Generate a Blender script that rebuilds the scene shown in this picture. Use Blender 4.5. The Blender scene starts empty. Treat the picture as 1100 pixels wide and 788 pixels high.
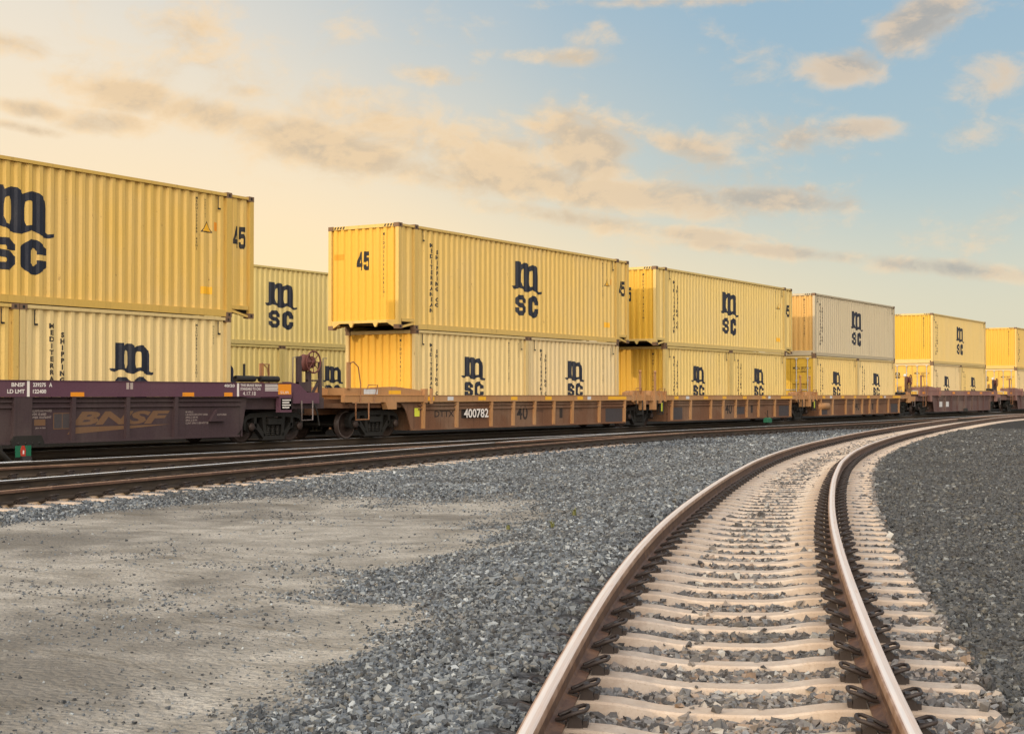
import bpy, bmesh, math, random
import numpy as np
from mathutils import Vector, Matrix
R = math.radians
scene = bpy.context.scene
col = scene.collection
rng = np.random.default_rng(7)
random.seed(7)

# ------------------------------------------------------------------ camera, sky, sun, exposure
# world: +Y runs along the train, +X to the right of it, z = 0 is the rail head under the train
cam = bpy.data.cameras.new('camera')
cam.sensor_width = 36; cam.lens = 51.35; cam.clip_end = 3000; cam.clip_start = 0.1
camo = bpy.data.objects.new('camera', cam); col.objects.link(camo)
camo.location = (0, 0, 1.14)
camo.rotation_euler = (R(90 + 1.095), 0, R(31.7))
scene.camera = camo

SUN_EL, SUN_OFF = R(19), R(19)
sd = Vector((-math.sin(SUN_OFF) * math.cos(SUN_EL), -math.cos(SUN_OFF) * math.cos(SUN_EL), math.sin(SUN_EL)))
sun = bpy.data.lights.new('sun', 'SUN'); sun.energy = 2.15; sun.angle = R(1.0); sun.color = (1.0, 0.77, 0.48)
suno = bpy.data.objects.new('sun', sun); col.objects.link(suno)
suno.rotation_euler = sd.to_track_quat('Z', 'Y').to_euler()
suno.location = sd * 100

world = bpy.data.worlds.new('World'); scene.world = world; world.use_nodes = True
def build_world():
    nt = world.node_tree; N = nt.nodes; Lk = nt.links; N.clear()
    def math_(op, a, b=None, c=None, clamp=False):
        n = N.new('ShaderNodeMath'); n.operation = op; n.use_clamp = clamp
        for i, v in enumerate((a, b, c)):
            if v is None: continue
            if isinstance(v, (int, float)): n.inputs[i].default_value = v
            else: Lk.new(v, n.inputs[i])
        return n.outputs[0]
    def dot(vec, v):
        n = N.new('ShaderNodeVectorMath'); n.operation = 'DOT_PRODUCT'
        Lk.new(vec, n.inputs[0]); n.inputs[1].default_value = v; return n.outputs['Value']
    def smooth(x, a, b):
        n = N.new('ShaderNodeMapRange'); n.interpolation_type = 'SMOOTHSTEP'
        Lk.new(x, n.inputs[0]); n.inputs[1].default_value = a; n.inputs[2].default_value = b; return n.outputs[0]
    def mix(f, a, b):
        n = N.new('ShaderNodeMix'); n.data_type = 'RGBA'
        for i, v in ((0, f), (6, a), (7, b)):
            if isinstance(v, (int, float)): n.inputs[i].default_value = v
            elif isinstance(v, tuple): n.inputs[i].default_value = (*v, 1)
            else: Lk.new(v, n.inputs[i])
        return n.outputs[2]
    tc = N.new('ShaderNodeTexCoord'); d = tc.outputs['Generated']
    fx, fy = -math.sin(R(31.7)), math.cos(R(31.7))
    z = dot(d, (0, 0, 1)); a = dot(d, (fy, -fx, 0)); fwd = dot(d, (fx, fy, 0))
    # clear sky: warm cream near the horizon on one side, pale blue on the other
    wob = N.new('ShaderNodeTexNoise'); wob.inputs['Scale'].default_value = 3.0; wob.inputs['Detail'].default_value = 3
    Lk.new(d, wob.inputs['Vector'])
    t = math_('ADD', math_('MULTIPLY', a, 1.45), math_('MULTIPLY', z, 1.9))
    t = math_('ADD', t, math_('MULTIPLY', math_('SUBTRACT', wob.outputs[0], 0.5), 0.25))
    t = smooth(t, -0.12, 0.78)
    hz = smooth(z, 0.045, 0.155)
    t = math_('MULTIPLY', t, math_('ADD', math_('MULTIPLY', hz, 0.80), 0.20))
    warm = mix(smooth(z, 0.03, 0.30), (1.17, 0.87, 0.49), (0.93, 0.84, 0.70))
    warm = mix(smooth(a, -0.1, 0.33), warm, (0.80, 0.72, 0.52))
    blue = mix(smooth(z, 0.08, 0.28), (0.48, 0.60, 0.61), (0.34, 0.50, 0.62))
    sky = mix(t, warm, blue)
    sky = mix(smooth(z, 0.32, 0.75), sky, (0.50, 0.58, 0.68))
    back = smooth(fwd, 0.45, -0.35)
    sky = mix(math_('MULTIPLY', back, 0.8), sky, mix(smooth(z, 0.08, 0.6), (1.0, 0.84, 0.66), (0.90, 0.89, 0.88)))
    ns = N.new('ShaderNodeTexSky'); ns.sky_type = 'NISHITA'; ns.sun_disc = False
    ns.sun_elevation = SUN_EL; ns.sun_rotation = math.atan2(sd.x, sd.y)
    nsc = N.new('ShaderNodeVectorMath'); nsc.operation = 'SCALE'; Lk.new(ns.outputs[0], nsc.inputs[0]); nsc.inputs['Scale'].default_value = 0.10
    # clouds: wisps stretched along the horizon, thick inside a sloping bank
    cmb = N.new('ShaderNodeCombineXYZ'); Lk.new(a, cmb.inputs[0]); Lk.new(z, cmb.inputs[1]); Lk.new(fwd, cmb.inputs[2])
    def noise(off, scale, sx, sy, det=7, rough=0.55, dist=0.25):
        mp = N.new('ShaderNodeMapping'); Lk.new(cmb.outputs[0], mp.inputs[0])
        mp.inputs['Location'].default_value = off; mp.inputs['Scale'].default_value = (sx, sy, 1)
        mp.inputs['Rotation'].default_value = (0, 0, R(12))
        n = N.new('ShaderNodeTexNoise'); n.inputs['Scale'].default_value = scale; n.inputs['Detail'].default_value = det
        n.inputs['Roughness'].default_value = rough; n.inputs['Distortion'].default_value = dist
        Lk.new(mp.outputs[0], n.inputs['Vector']); return n.outputs[0]
    def blob(ca, cz, ra, rz, slope=0.0):
        u = math_('DIVIDE', math_('SUBTRACT', a, ca), ra)
        zz = math_('SUBTRACT', math_('SUBTRACT', z, cz), math_('MULTIPLY', math_('SUBTRACT', a, ca), slope))
        v = math_('DIVIDE', zz, rz)
        q = math_('ADD', math_('MULTIPLY', u, u), math_('MULTIPLY', v, v))
        return math_('POWER', 2.718, math_('MULTIPLY', q, -1.0))
    blobs = [(-0.212, 0.188, 0.092, 0.0159, -0.2, 1.1), (-0.137, 0.17, 0.084, 0.0207, -0.25, 1.15), (-0.177, 0.201, 0.025, 0.0088, 0, 0.85), (-0.111, 0.202, 0.044, 0.0096, 0, 0.75), (-0.085, 0.157, 0.064, 0.0175, -0.2, 1.05), (0.052, 0.166, 0.049, 0.0303, -0.3, 1.25), (0.006, 0.148, 0.072, 0.0191, -0.1, 1.1), (0.101, 0.134, 0.12, 0.0175, -0.08, 1.2), (0.172, 0.131, 0.088, 0.0127, -0.08, 1.2), (0.197, 0.136, 0.016, 0.0072, 0, 1.0), (0.119, 0.165, 0.048, 0.0159, -0.2, 0.8), (0.057, 0.118, 0.104, 0.0096, -0.15, 0.9), (0.129, 0.108, 0.06, 0.008, -0.1, 1.0), (0.193, 0.095, 0.12, 0.0072, -0.12, 1.05), (0.281, 0.083, 0.096, 0.008, -0.12, 1.0), (0.219, 0.215, 0.03, 0.0151, 0, 1.25), (0.261, 0.237, 0.049, 0.0255, 0.35, 1.0), (0.306, 0.21, 0.04, 0.0255, 0, 0.62), (0.227, 0.175, 0.032, 0.0088, 0, 0.95), (0.186, 0.17, 0.048, 0.0175, -0.1, 0.75), (-0.05, 0.213, 0.044, 0.0096, -0.1, 0.85), (0.022, 0.226, 0.06, 0.008, -0.05, 0.65), (-0.068, 0.235, 0.044, 0.0064, -0.1, 0.45), (-0.229, 0.241, 0.08, 0.0207, -0.1, 0.65), (-0.317, 0.222, 0.03, 0.0127, 0, 1.1), (-0.316, 0.184, 0.032, 0.0072, -0.15, 1.0), (-0.322, 0.172, 0.036, 0.0048, -0.15, 0.9), (-0.258, 0.177, 0.044, 0.0096, 0, 0.8), (0.092, 0.26, 0.12, 0.0056, 0, 0.7), (0.297, 0.171, 0.048, 0.0159, 0, 0.42), (0.219, 0.156, 0.048, 0.0112, 0, 0.45)]
    msk = None
    for b in blobs:
        v = math_('MULTIPLY', blob(*b[:5]), b[5]); msk = v if msk is None else math_('MAXIMUM', msk, v)
    msk = math_('MAXIMUM', msk, math_('MULTIPLY', blob(0.0, 0.163, 0.36, 0.038, -0.19), 0.80))
    msk = math_('MAXIMUM', msk, math_('MULTIPLY', blob(0.28, 0.23, 0.14, 0.07, 0.0), 0.38))
    msk = math_('MAXIMUM', msk, math_('MULTIPLY', blob(-0.2, 0.25, 0.3, 0.05, -0.1), 0.44))
    away = smooth(fwd, 0.75, 0.4)                 # the part of the sky the photograph does not see: scattered cloud
    msk = math_('MAXIMUM', msk, math_('MULTIPLY', away, 0.55))
    n1 = noise((3.1, 1.7, 0.4), 12.0, 1.0, 1.7, 9, 0.60, 0.3); n2 = noise((3.106, 1.722, 0.4), 12.0, 1.0, 1.7, 9, 0.60, 0.3)
    n3 = noise((8.1, 2.7, 0.4), 30.0, 1.0, 1.5, 9, 0.62, 0.4); n4 = noise((8.106, 2.722, 0.4), 30.0, 1.0, 1.5, 9, 0.62, 0.4)
    dens = math_('ADD', math_('MULTIPLY', msk, 0.80), math_('SUBTRACT', math_('ADD', math_('MULTIPLY', n1, 1.35), math_('MULTIPLY', n3, 0.95)), 1.17))
    cov = smooth(dens, 0.20, 0.80)
    lit = smooth(math_('ADD', math_('SUBTRACT', n1, n2), math_('MULTIPLY', math_('SUBTRACT', n3, n4), 0.7)), -0.11, 0.11)
    lit = math_('ADD', math_('MULTIPLY', lit, 0.55), math_('MULTIPLY', math_('SUBTRACT', 1.0, smooth(dens, 0.4, 0.85)), 0.45))
    side = smooth(a, -0.02, 0.25)
    c_lit = mix(side, (1.08, 0.76, 0.42), (0.95, 0.70, 0.45))
    c_shd = mix(side, (0.70, 0.54, 0.36), (0.44, 0.42, 0.385))
    cl = mix(lit, c_shd, c_lit)
    skyc = mix(math_('MULTIPLY', cov, 0.95), sky, cl)
    # sky behind the viewer is dimmed; an added bright lobe fills the container sides
    lobe = smooth(dot(d, (0.42, -0.70, 0.578)), 0.50, 0.98)
    gain = math_('ADD', math_('SUBTRACT', 1.0, math_('MULTIPLY', back, 0.45)), math_('MULTIPLY', lobe, 5.1))
    sc = N.new('ShaderNodeVectorMath'); sc.operation = 'SCALE'; Lk.new(skyc, sc.inputs[0]); Lk.new(gain, sc.inputs['Scale'])
    fin = mix(0.12, sc.outputs[0], nsc.outputs[0])
    bg = N.new('ShaderNodeBackground'); Lk.new(fin, bg.inputs[0]); bg.inputs[1].default_value = 1.0
    out = N.new('ShaderNodeOutputWorld'); Lk.new(bg.outputs[0], out.inputs[0])
build_world()
scene.view_settings.view_transform = 'Standard'; scene.view_settings.look = 'None'
scene.view_settings.exposure = 0.0; scene.view_settings.gamma = 1.0
scene.view_settings.use_curve_mapping = False
scene.cycles.max_bounces = 6

# ------------------------------------------------------------------ helpers
def tag(o, label=None, cat=None, group=None, kind=None):
    if label: o['label'] = label
    if cat: o['category'] = cat
    if group: o['group'] = group
    if kind: o['kind'] = kind
    return o
def empty(name, loc=(0, 0, 0), rz=0.0):
    o = bpy.data.objects.new(name, None); col.objects.link(o); o.location = loc; o.rotation_euler = (0, 0, rz)
    o.empty_display_size = 0.2
    return o
def link(name, me, parent=None, loc=(0, 0, 0), rot=(0, 0, 0)):
    o = bpy.data.objects.new(name, me); col.objects.link(o); o.location = loc; o.rotation_euler = rot
    if parent: o.parent = parent
    return o

class MB:
    """collects solids, then becomes ONE mesh"""
    def __init__(s): s.v = []; s.f = []; s.m = []; s.sm = []
    def add(s, vs, fs, m=0, smooth=False):
        b = len(s.v); s.v += [tuple(p) for p in vs]
        for f in fs: s.f.append(tuple(b + i for i in f)); s.m.append(m); s.sm.append(smooth)
    def box(s, x0, x1, y0, y1, z0, z1, m=0):
        if x0 > x1: x0, x1 = x1, x0
        if y0 > y1: y0, y1 = y1, y0
        if z0 > z1: z0, z1 = z1, z0
        s.add([(x0,y0,z0),(x1,y0,z0),(x1,y1,z0),(x0,y1,z0),(x0,y0,z1),(x1,y0,z1),(x1,y1,z1),(x0,y1,z1)],
              [(0,3,2,1),(4,5,6,7),(0,1,5,4),(1,2,6,5),(2,3,7,6),(3,0,4,7)], m)
    def prism(s, poly, axis, a, b, m=0):
        """poly: 2D points; axis 'x': (y,z), 'y': (x,z), 'z': (x,y)"""
        area = sum(poly[i][0]*poly[(i+1)%len(poly)][1]-poly[(i+1)%len(poly)][0]*poly[i][1] for i in range(len(poly)))
        if area < 0: poly = poly[::-1]
        if a > b: a, b = b, a
        n = len(poly)
        def P(p, t): return {'x': (t,p[0],p[1]), 'y': (p[0],t,p[1]), 'z': (p[0],p[1],t)}[axis]
        vs = [P(p, a) for p in poly] + [P(p, b) for p in poly]
        fs = [tuple(range(n))[::-1], tuple(range(n, 2*n))] + [(i, (i+1)%n, n+(i+1)%n, n+i) for i in range(n)]
        if axis == 'y': fs = [f[::-1] for f in fs]
        s.add(vs, fs, m)
    def tube(s, path, r, n=6, closed=False, m=0):
        path = [Vector(p) for p in path]; k = len(path); rings = []
        up = None
        for i, p in enumerate(path):
            if closed: tdir = (path[(i+1)%k] - path[i-1])
            else: tdir = path[min(i+1,k-1)] - path[max(i-1,0)]
            tdir.normalize()
            ref = Vector((0,0,1)) if abs(tdir.z) < 0.9 else Vector((1,0,0))
            if up is not None:
                ref = up
            xa = ref - tdir*ref.dot(tdir)
            if xa.length < 1e-4: ref = Vector((0.3,1,0.2)); xa = ref - tdir*ref.dot(tdir)
            xa.normalize(); ya = tdir.cross(xa); up = xa
            rings.append([p + xa*r*math.cos(2*math.pi*j/n) + ya*r*math.sin(2*math.pi*j/n) for j in range(n)])
        vs = [q for rg in rings for q in rg]; fs = []
        for i in range(k if closed else k-1):
            for j in range(n):
                a = i*n+j; b = i*n+(j+1)%n; c = ((i+1)%k)*n+(j+1)%n; d = ((i+1)%k)*n+j
                fs.append((a,b,c,d))
        s.add(vs, fs, m, True)
        if not closed:
            s.add(rings[0], [tuple(range(n))[::-1]], m); s.add(rings[-1], [tuple(range(n))], m)
    def lathe(s, prof, centre, axis='x', n=28, m=0, sharp=True):
        """prof: (offset along axis, radius) pairs"""
        vs = []; k = len(prof)
        for j in range(n):
            a = 2*math.pi*j/n; c, sn = math.cos(a), math.sin(a)
            for (h, r) in prof:
                p = {'x': (h, r*c, r*sn), 'y': (r*c, h, r*sn), 'z': (r*c, r*sn, h)}[axis]
                vs.append((p[0]+centre[0], p[1]+centre[1], p[2]+centre[2]))
        fs = []
        for j in range(n):
            for i in range(k-1):
                a = j*k+i; b = ((j+1)%n)*k+i
                fs.append((a, b, b+1, a+1) if axis != 'y' else (a, a+1, b+1, b))
        s.add(vs, fs, m, True)
    def build(s, name, mats, parent=None, loc=(0,0,0), rot=(0,0,0), fix=False):
        me = s.mesh(name, mats, fix)
        return link(name, me, parent, loc, rot)
    def mesh(s, name, mats, fix=False):
        me = bpy.data.meshes.new(name); me.from_pydata(s.v, [], s.f)
        if not isinstance(mats, (list, tuple)): mats = [mats]
        for m in mats: me.materials.append(m)
        me.polygons.foreach_set('material_index', s.m)
        me.polygons.foreach_set('use_smooth', s.sm)
        if fix:
            bm = bmesh.new(); bm.from_mesh(me); bmesh.ops.recalc_face_normals(bm, faces=bm.faces); bm.to_mesh(me); bm.free()
        me.update(); return me

def bevel_mesh(me, w, seg=2):
    bm = bmesh.new(); bm.from_mesh(me)
    bmesh.ops.remove_doubles(bm, verts=bm.verts, dist=1e-5)
    es = [e for e in bm.edges if len(e.link_faces) == 2 and e.calc_face_angle(0) > 0.35]
    bmesh.ops.bevel(bm, geom=es, offset=w, segments=seg, affect='EDGES', profile=0.6, clamp_overlap=True)
    bm.to_mesh(me); bm.free()

# ------------------------------------------------------------------ materials
def newmat(name):
    m = bpy.data.materials.new(name); m.use_nodes = True
    nt = m.node_tree; b = nt.nodes['Principled BSDF']; return m, nt, b
def nd(nt, typ, **kw):
    n = nt.nodes.new(typ)
    for k, v in kw.items():
        if k in n.inputs: n.inputs[k].default_value = v
        else: setattr(n, k, v)
    return n
def mixc(nt, f, a, b, blend='MIX'):
    n = nt.nodes.new('ShaderNodeMix'); n.data_type = 'RGBA'; n.blend_type = blend
    for i, v in ((0, f), (6, a), (7, b)):
        if isinstance(v, (int, float)): n.inputs[i].default_value = v
        elif isinstance(v, tuple): n.inputs[i].default_value = (*v[:3], 1)
        else: nt.links.new(v, n.inputs[i])
    return n.outputs[2]
def rng_(nt, x, a, b, c=0.0, d=1.0, sm=True):
    n = nt.nodes.new('ShaderNodeMapRange'); n.interpolation_type = 'SMOOTHSTEP' if sm else 'LINEAR'
    nt.links.new(x, n.inputs[0]); n.inputs[1].default_value = a; n.inputs[2].default_value = b
    n.inputs[3].default_value = c; n.inputs[4].default_value = d
    return n.outputs[0]
def mth(nt, op, a, b):
    n = nt.nodes.new('ShaderNodeMath'); n.operation = op
    for i, v in enumerate((a, b)):
        if isinstance(v, (int, float)): n.inputs[i].default_value = v
        else: nt.links.new(v, n.inputs[i])
    return n.outputs[0]
def coords(nt, sc=(1,1,1), off=(0,0,0), src='Object'):
    tc = nt.nodes.new('ShaderNodeTexCoord'); mp = nt.nodes.new('ShaderNodeMapping')
    nt.links.new(tc.outputs[src], mp.inputs[0]); mp.inputs['Scale'].default_value = sc; mp.inputs['Location'].default_value = off
    return mp.outputs[0]
def noise(nt, vec, scale, det=4, rough=0.55, dist=0.0):
    n = nd(nt, 'ShaderNodeTexNoise', Scale=scale, Detail=det, Roughness=rough, Distortion=dist)
    nt.links.new(vec, n.inputs['Vector']); return n.outputs[0]
def bump(nt, b, h, strength, dist):
    n = nd(nt, 'ShaderNodeBump', Strength=strength, Distance=dist); nt.links.new(h, n.inputs['Height'])
    nt.links.new(n.outputs[0], b.inputs['Normal'])

def paint(name, base, wear=0.5, rust=0.3, rough=0.55, dirt=(0.16, 0.11, 0.06), rustc=(0.12, 0.045, 0.018), fade=0.25, seed=0.0):
    """old sprayed steel: faded patches, run-down dirt streaks, rust specks"""
    m, nt, b = newmat(name)
    o = (seed*3.7, seed*1.9, seed*2.3)
    big = noise(nt, coords(nt, (1, 1, 0.7), o), 0.55, 5, 0.6)
    streak = noise(nt, coords(nt, (9, 9, 0.28), o), 1.3, 5, 0.65)
    fine = noise(nt, coords(nt, (1, 1, 1), o), 26, 4, 0.7)
    spot = noise(nt, coords(nt, (1, 1, 0.55), o), 7.5, 6, 0.72)
    pale = tuple(min(1, c*0.55 + 0.42*(0.50, 0.44, 0.33)[i]) for i, c in enumerate(base))
    c = mixc(nt, rng_(nt, big, 0.42, 0.68, 0, fade), base, pale)
    c = mixc(nt, rng_(nt, streak, 0.50, 0.80, 0, 0.62*wear), c, dirt)
    c = mixc(nt, rng_(nt, fine, 0.50, 0.8, 0, 0.30*wear), c, dirt)
    rs = mth(nt, 'MULTIPLY', rng_(nt, spot, 0.63, 0.72), rng_(nt, streak, 0.42, 0.62))
    c = mixc(nt, mth(nt, 'MULTIPLY', rs, min(1.0, rust*1.5)), c, rustc)
    sp = noise(nt, coords(nt, (1, 1, 0.8), (o[0]+5, o[1], o[2])), 32, 3, 0.6)
    c = mixc(nt, rng_(nt, sp, 0.70, 0.76, 0, min(1, rust)), c, rustc)
    nt.links.new(c, b.inputs['Base Color'])
    nt.links.new(rng_(nt, fine, 0.3, 0.75, rough-0.1, rough+0.2), b.inputs['Roughness'])
    b.inputs['Specular IOR Level'].default_value = 0.35
    bump(nt, b, big, 0.5, 0.035)
    return m

M = {}
M['navy'] = paint('faded_navy_paint', (0.012, 0.016, 0.030), 0.25, 0.05, 0.6, dirt=(0.09, 0.075, 0.06), fade=0.12)
M['black_letter'] = paint('black_lettering', (0.014, 0.014, 0.016), 0.25, 0.0, 0.6, fade=0.06)
M['white_letter'] = paint('white_lettering', (0.74, 0.70, 0.66), 0.5, 0.1, 0.6)
M['dim_letter'] = paint('faded_pale_lettering', (0.40, 0.33, 0.30), 0.6, 0.1, 0.7)
M['tan_letter'] = paint('faded_tan_lettering', (0.15, 0.08, 0.042), 0.8, 0.1, 0.7, fade=0.1)
M['ghost_letter'] = paint('dark_ghost_lettering', (0.030, 0.022, 0.020), 0.5, 0.1, 0.8, fade=0.02)
M['orange_sticker'] = paint('orange_reflector', (0.75, 0.27, 0.015), 0.35, 0.05, 0.45, fade=0.05)
M['yellow_sticker'] = paint('yellow_reflector', (0.80, 0.42, 0.02), 0.35, 0.05, 0.45, fade=0.05)
M['white_sticker'] = paint('white_reflector', (0.62, 0.63, 0.64), 0.5, 0.1, 0.5)
M['lime_sticker'] = paint('lime_tag', (0.62, 0.66, 0.06), 0.3, 0.0, 0.5, fade=0.05)
M['brown'] = paint('brown_car_paint', (0.150, 0.070, 0.036), 1.0, 0.8, 0.65, dirt=(0.035, 0.024, 0.018), fade=0.38)
M['brown_sill'] = paint('pale_brown_sill_paint', (0.40, 0.205, 0.082), 0.85, 0.75, 0.65, dirt=(0.14, 0.085, 0.05), fade=0.3)
M['purple'] = paint('dark_plum_car_paint', (0.050, 0.030, 0.035), 0.7, 0.25, 0.6, dirt=(0.020, 0.015, 0.014), fade=0.14)
M['purple_sill'] = paint('plum_sill_paint', (0.10, 0.042, 0.066), 0.55, 0.25, 0.6, dirt=(0.05, 0.03, 0.035), fade=0.08)
M['faded_purple'] = paint('faded_plum_car_paint', (0.11, 0.062, 0.058), 0.8, 0.4, 0.7, dirt=(0.06, 0.04, 0.035), fade=0.35)
M['faded_purple_sill'] = paint('faded_plum_sill_paint', (0.22, 0.105, 0.09), 0.8, 0.5, 0.7, dirt=(0.09, 0.05, 0.04), fade=0.4)
M['grey_patch'] = paint('grey_primer_patch', (0.055, 0.047, 0.050), 0.5, 0.15, 0.7, dirt=(0.04, 0.03, 0.03), fade=0.1)
M['iron'] = paint('dark_greasy_iron', (0.016, 0.015, 0.014), 0.6, 0.35, 0.55, dirt=(0.028, 0.021, 0.017), rustc=(0.05, 0.025, 0.015), fade=0.04)
M['red_iron'] = paint('oxide_red_iron', (0.115, 0.030, 0.026), 0.5, 0.3, 0.6, fade=0.1)
M['green'] = paint('green_enamel', (0.010, 0.12, 0.062), 0.4, 0.1, 0.5, fade=0.05)
M['red'] = paint('red_enamel', (0.42, 0.035, 0.02), 0.4, 0.1, 0.5, fade=0.05)
M['galv'] = paint('galvanised_bar', (0.42, 0.42, 0.40), 0.5, 0.4, 0.45, fade=0.1)
M['underside'] = paint('sooty_floor_steel', (0.018, 0.016, 0.015), 0.5, 0.2, 0.8, fade=0.02)

def rail_mats():
    m, nt, b = newmat('rusty_rail_side')
    v = coords(nt, (6, 0.9, 6))
    n1 = noise(nt, v, 2.5, 6, 0.65); n2 = noise(nt, coords(nt, (1, 1, 1)), 40, 4, 0.7)
    c = mixc(nt, rng_(nt, n1, 0.35, 0.7), (0.075, 0.037, 0.024), (0.145, 0.078, 0.046))
    c = mixc(nt, rng_(nt, n2, 0.48, 0.70, 0, 0.75), c, (0.040, 0.022, 0.017))
    n5 = noise(nt, coords(nt), 5, 6, 0.7); c = mixc(nt, rng_(nt, n5, 0.52, 0.68, 0, 0.6), c, (0.21, 0.115, 0.065))
    nt.links.new(c, b.inputs['Base Color']); b.inputs['Roughness'].default_value = 0.62
    bump(nt, b, n2, 0.3, 0.004)
    m2, nt, b = newmat('worn_rail_head')
    def runvec(kx, ky):
        a = nt.nodes.new('ShaderNodeAttribute'); a.attribute_name = 'across'; l = nt.nodes.new('ShaderNodeAttribute'); l.attribute_name = 'along'
        cb = nt.nodes.new('ShaderNodeCombineXYZ'); nt.links.new(mth(nt, 'MULTIPLY', a.outputs['Fac'], kx), cb.inputs[0]); nt.links.new(mth(nt, 'MULTIPLY', l.outputs['Fac'], ky), cb.inputs[1])
        return cb.outputs[0], a.outputs['Fac']
    v1, acr = runvec(110, 0.5); v2, _ = runvec(60, 2.5)
    n1 = noise(nt, v1, 1.0, 5, 0.6); n2 = noise(nt, v2, 1.0, 6, 0.65)
    c = mixc(nt, rng_(nt, n1, 0.35, 0.7), (0.66, 0.52, 0.44), (0.76, 0.66, 0.60))
    c = mixc(nt, rng_(nt, n2, 0.52, 0.72, 0, 0.55), c, (0.50, 0.33, 0.24))
    c = mixc(nt, rng_(nt, mth(nt, 'ABSOLUTE', mth(nt, 'SUBTRACT', acr, 0.004), 0), 0.004, 0.012, 0.0, 0.28), (0.86, 0.80, 0.76), c)  if False else mixc(nt, rng_(nt, mth(nt, 'ABSOLUTE', mth(nt, 'ADD', acr, 0.008), 0), 0.014, 0.006, 0.0, 0.6), c, (0.88, 0.84, 0.82))
    nt.links.new(c, b.inputs['Base Color']); b.inputs['Metallic'].default_value = 0.45
    nt.links.new(rng_(nt, n2, 0.3, 0.7, 0.30, 0.52), b.inputs['Roughness'])
    m3, nt, b = newmat('rolled_rail_edge')
    n1 = noise(nt, coords(nt), 5, 5, 0.6)
    c = mixc(nt, rng_(nt, n1, 0.35, 0.7), (0.24, 0.135, 0.085), (0.40, 0.27, 0.20))
    nt.links.new(c, b.inputs['Base Color']); b.inputs['Metallic'].default_value = 0.35; b.inputs['Roughness'].default_value = 0.48
    m4, nt, b = newmat('bright_rail_head')
    n1 = noise(nt, coords(nt), 1.2, 4, 0.6)
    c = mixc(nt, rng_(nt, n1, 0.35, 0.7), (0.66, 0.72, 0.80), (0.80, 0.84, 0.90))
    nt.links.new(c, b.inputs['Base Color']); b.inputs['Metallic'].default_value = 0.2; b.inputs['Roughness'].default_value = 0.4
    m5, nt, b = newmat('grimy_rail_side')
    n1 = noise(nt, coords(nt, (6, 0.6, 6)), 2.0, 6, 0.65)
    c = mixc(nt, rng_(nt, n1, 0.35, 0.7), (0.026, 0.017, 0.011), (0.060, 0.041, 0.026))
    nt.links.new(c, b.inputs['Base Color']); b.inputs['Roughness'].default_value = 0.6
    return m, m2, m3, m4, m5
M['rail_side'], M['rail_top'], M['rail_edge'], M['rail_bright'], M['rail_grimy'] = rail_mats()

def concrete():
    m, nt, b = newmat('weathered_tie_concrete')
    oi = nt.nodes.new('ShaderNodeObjectInfo')
    v = coords(nt, (1, 1, 1), src='Generated'); n0 = noise(nt, coords(nt), 3.0, 5, 0.6)
    n1 = noise(nt, coords(nt), 14, 6, 0.65); n2 = noise(nt, coords(nt), 90, 3, 0.6)
    c = mixc(nt, rng_(nt, n1, 0.35, 0.68), (0.34, 0.292, 0.255), (0.43, 0.382, 0.338))
    c = mixc(nt, rng_(nt, n0, 0.48, 0.72, 0, 0.45), c, (0.34, 0.255, 0.185))
    c = mixc(nt, rng_(nt, n2, 0.56, 0.72, 0, 0.6), c, (0.20, 0.155, 0.12))
    n3 = noise(nt, coords(nt), 6.5, 7, 0.75, 0.4); c = mixc(nt, rng_(nt, n3, 0.56, 0.70, 0, 0.55), c, (0.23, 0.18, 0.14))
    sep = nt.nodes.new('ShaderNodeSeparateXYZ'); nt.links.new(coords(nt), sep.inputs[0])
    seat = rng_(nt, mth(nt, 'ABSOLUTE', mth(nt, 'SUBTRACT', mth(nt, 'ABSOLUTE', sep.outputs[0], 0), 0.755), 0), 0.34, 0.10)
    c = mixc(nt, mth(nt, 'MULTIPLY', seat, 0.6), c, (0.15, 0.10, 0.07))
    c = mixc(nt, mth(nt, 'MULTIPLY', oi.outputs['Random'], 0.35), c, (0.42, 0.33, 0.25))
    nt.links.new(c, b.inputs['Base Color']); b.inputs['Roughness'].default_value = 0.85
    h = mth(nt, 'ADD', n1, mth(nt, 'MULTIPLY', n2, 0.4)); bump(nt, b, h, 0.35, 0.01)
    return m
M['concrete'] = concrete()
M['dark_tie'] = paint('oily_dark_tie', (0.022, 0.017, 0.014), 0.6, 0.0, 0.8, fade=0.15)

def stone_mat(name, ramp, tint=None):
    m, nt, b = newmat(name)
    g = nt.nodes.new('ShaderNodeNewGeometry')
    cr = nt.nodes.new('ShaderNodeValToRGB'); nt.links.new(g.outputs['Random Per Island'], cr.inputs[0])
    cr.color_ramp.interpolation = 'LINEAR'
    els = cr.color_ramp.elements
    els[0].position = ramp[0][0]; els[0].color = (*ramp[0][1], 1); els[1].position = ramp[-1][0]; els[1].color = (*ramp[-1][1], 1)
    for p, c in ramp[1:-1]:
        e = els.new(p); e.color = (*c, 1)
    n1 = noise(nt, coords(nt), 70, 4, 0.7); n0 = noise(nt, coords(nt), 0.45, 4, 0.6)
    c = mixc(nt, rng_(nt, n1, 0.4, 0.75, 0, 0.22), cr.outputs[0], (0.22, 0.22, 0.22))
    c = mixc(nt, rng_(nt, n0, 0.40, 0.7, 0.0, 0.45), c, (0.035, 0.035, 0.036))
    nt.links.new(c, b.inputs['Base Color']); b.inputs['Roughness'].default_value = 0.8
    bump(nt, b, n1, 0.4, 0.004)
    return m
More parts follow.
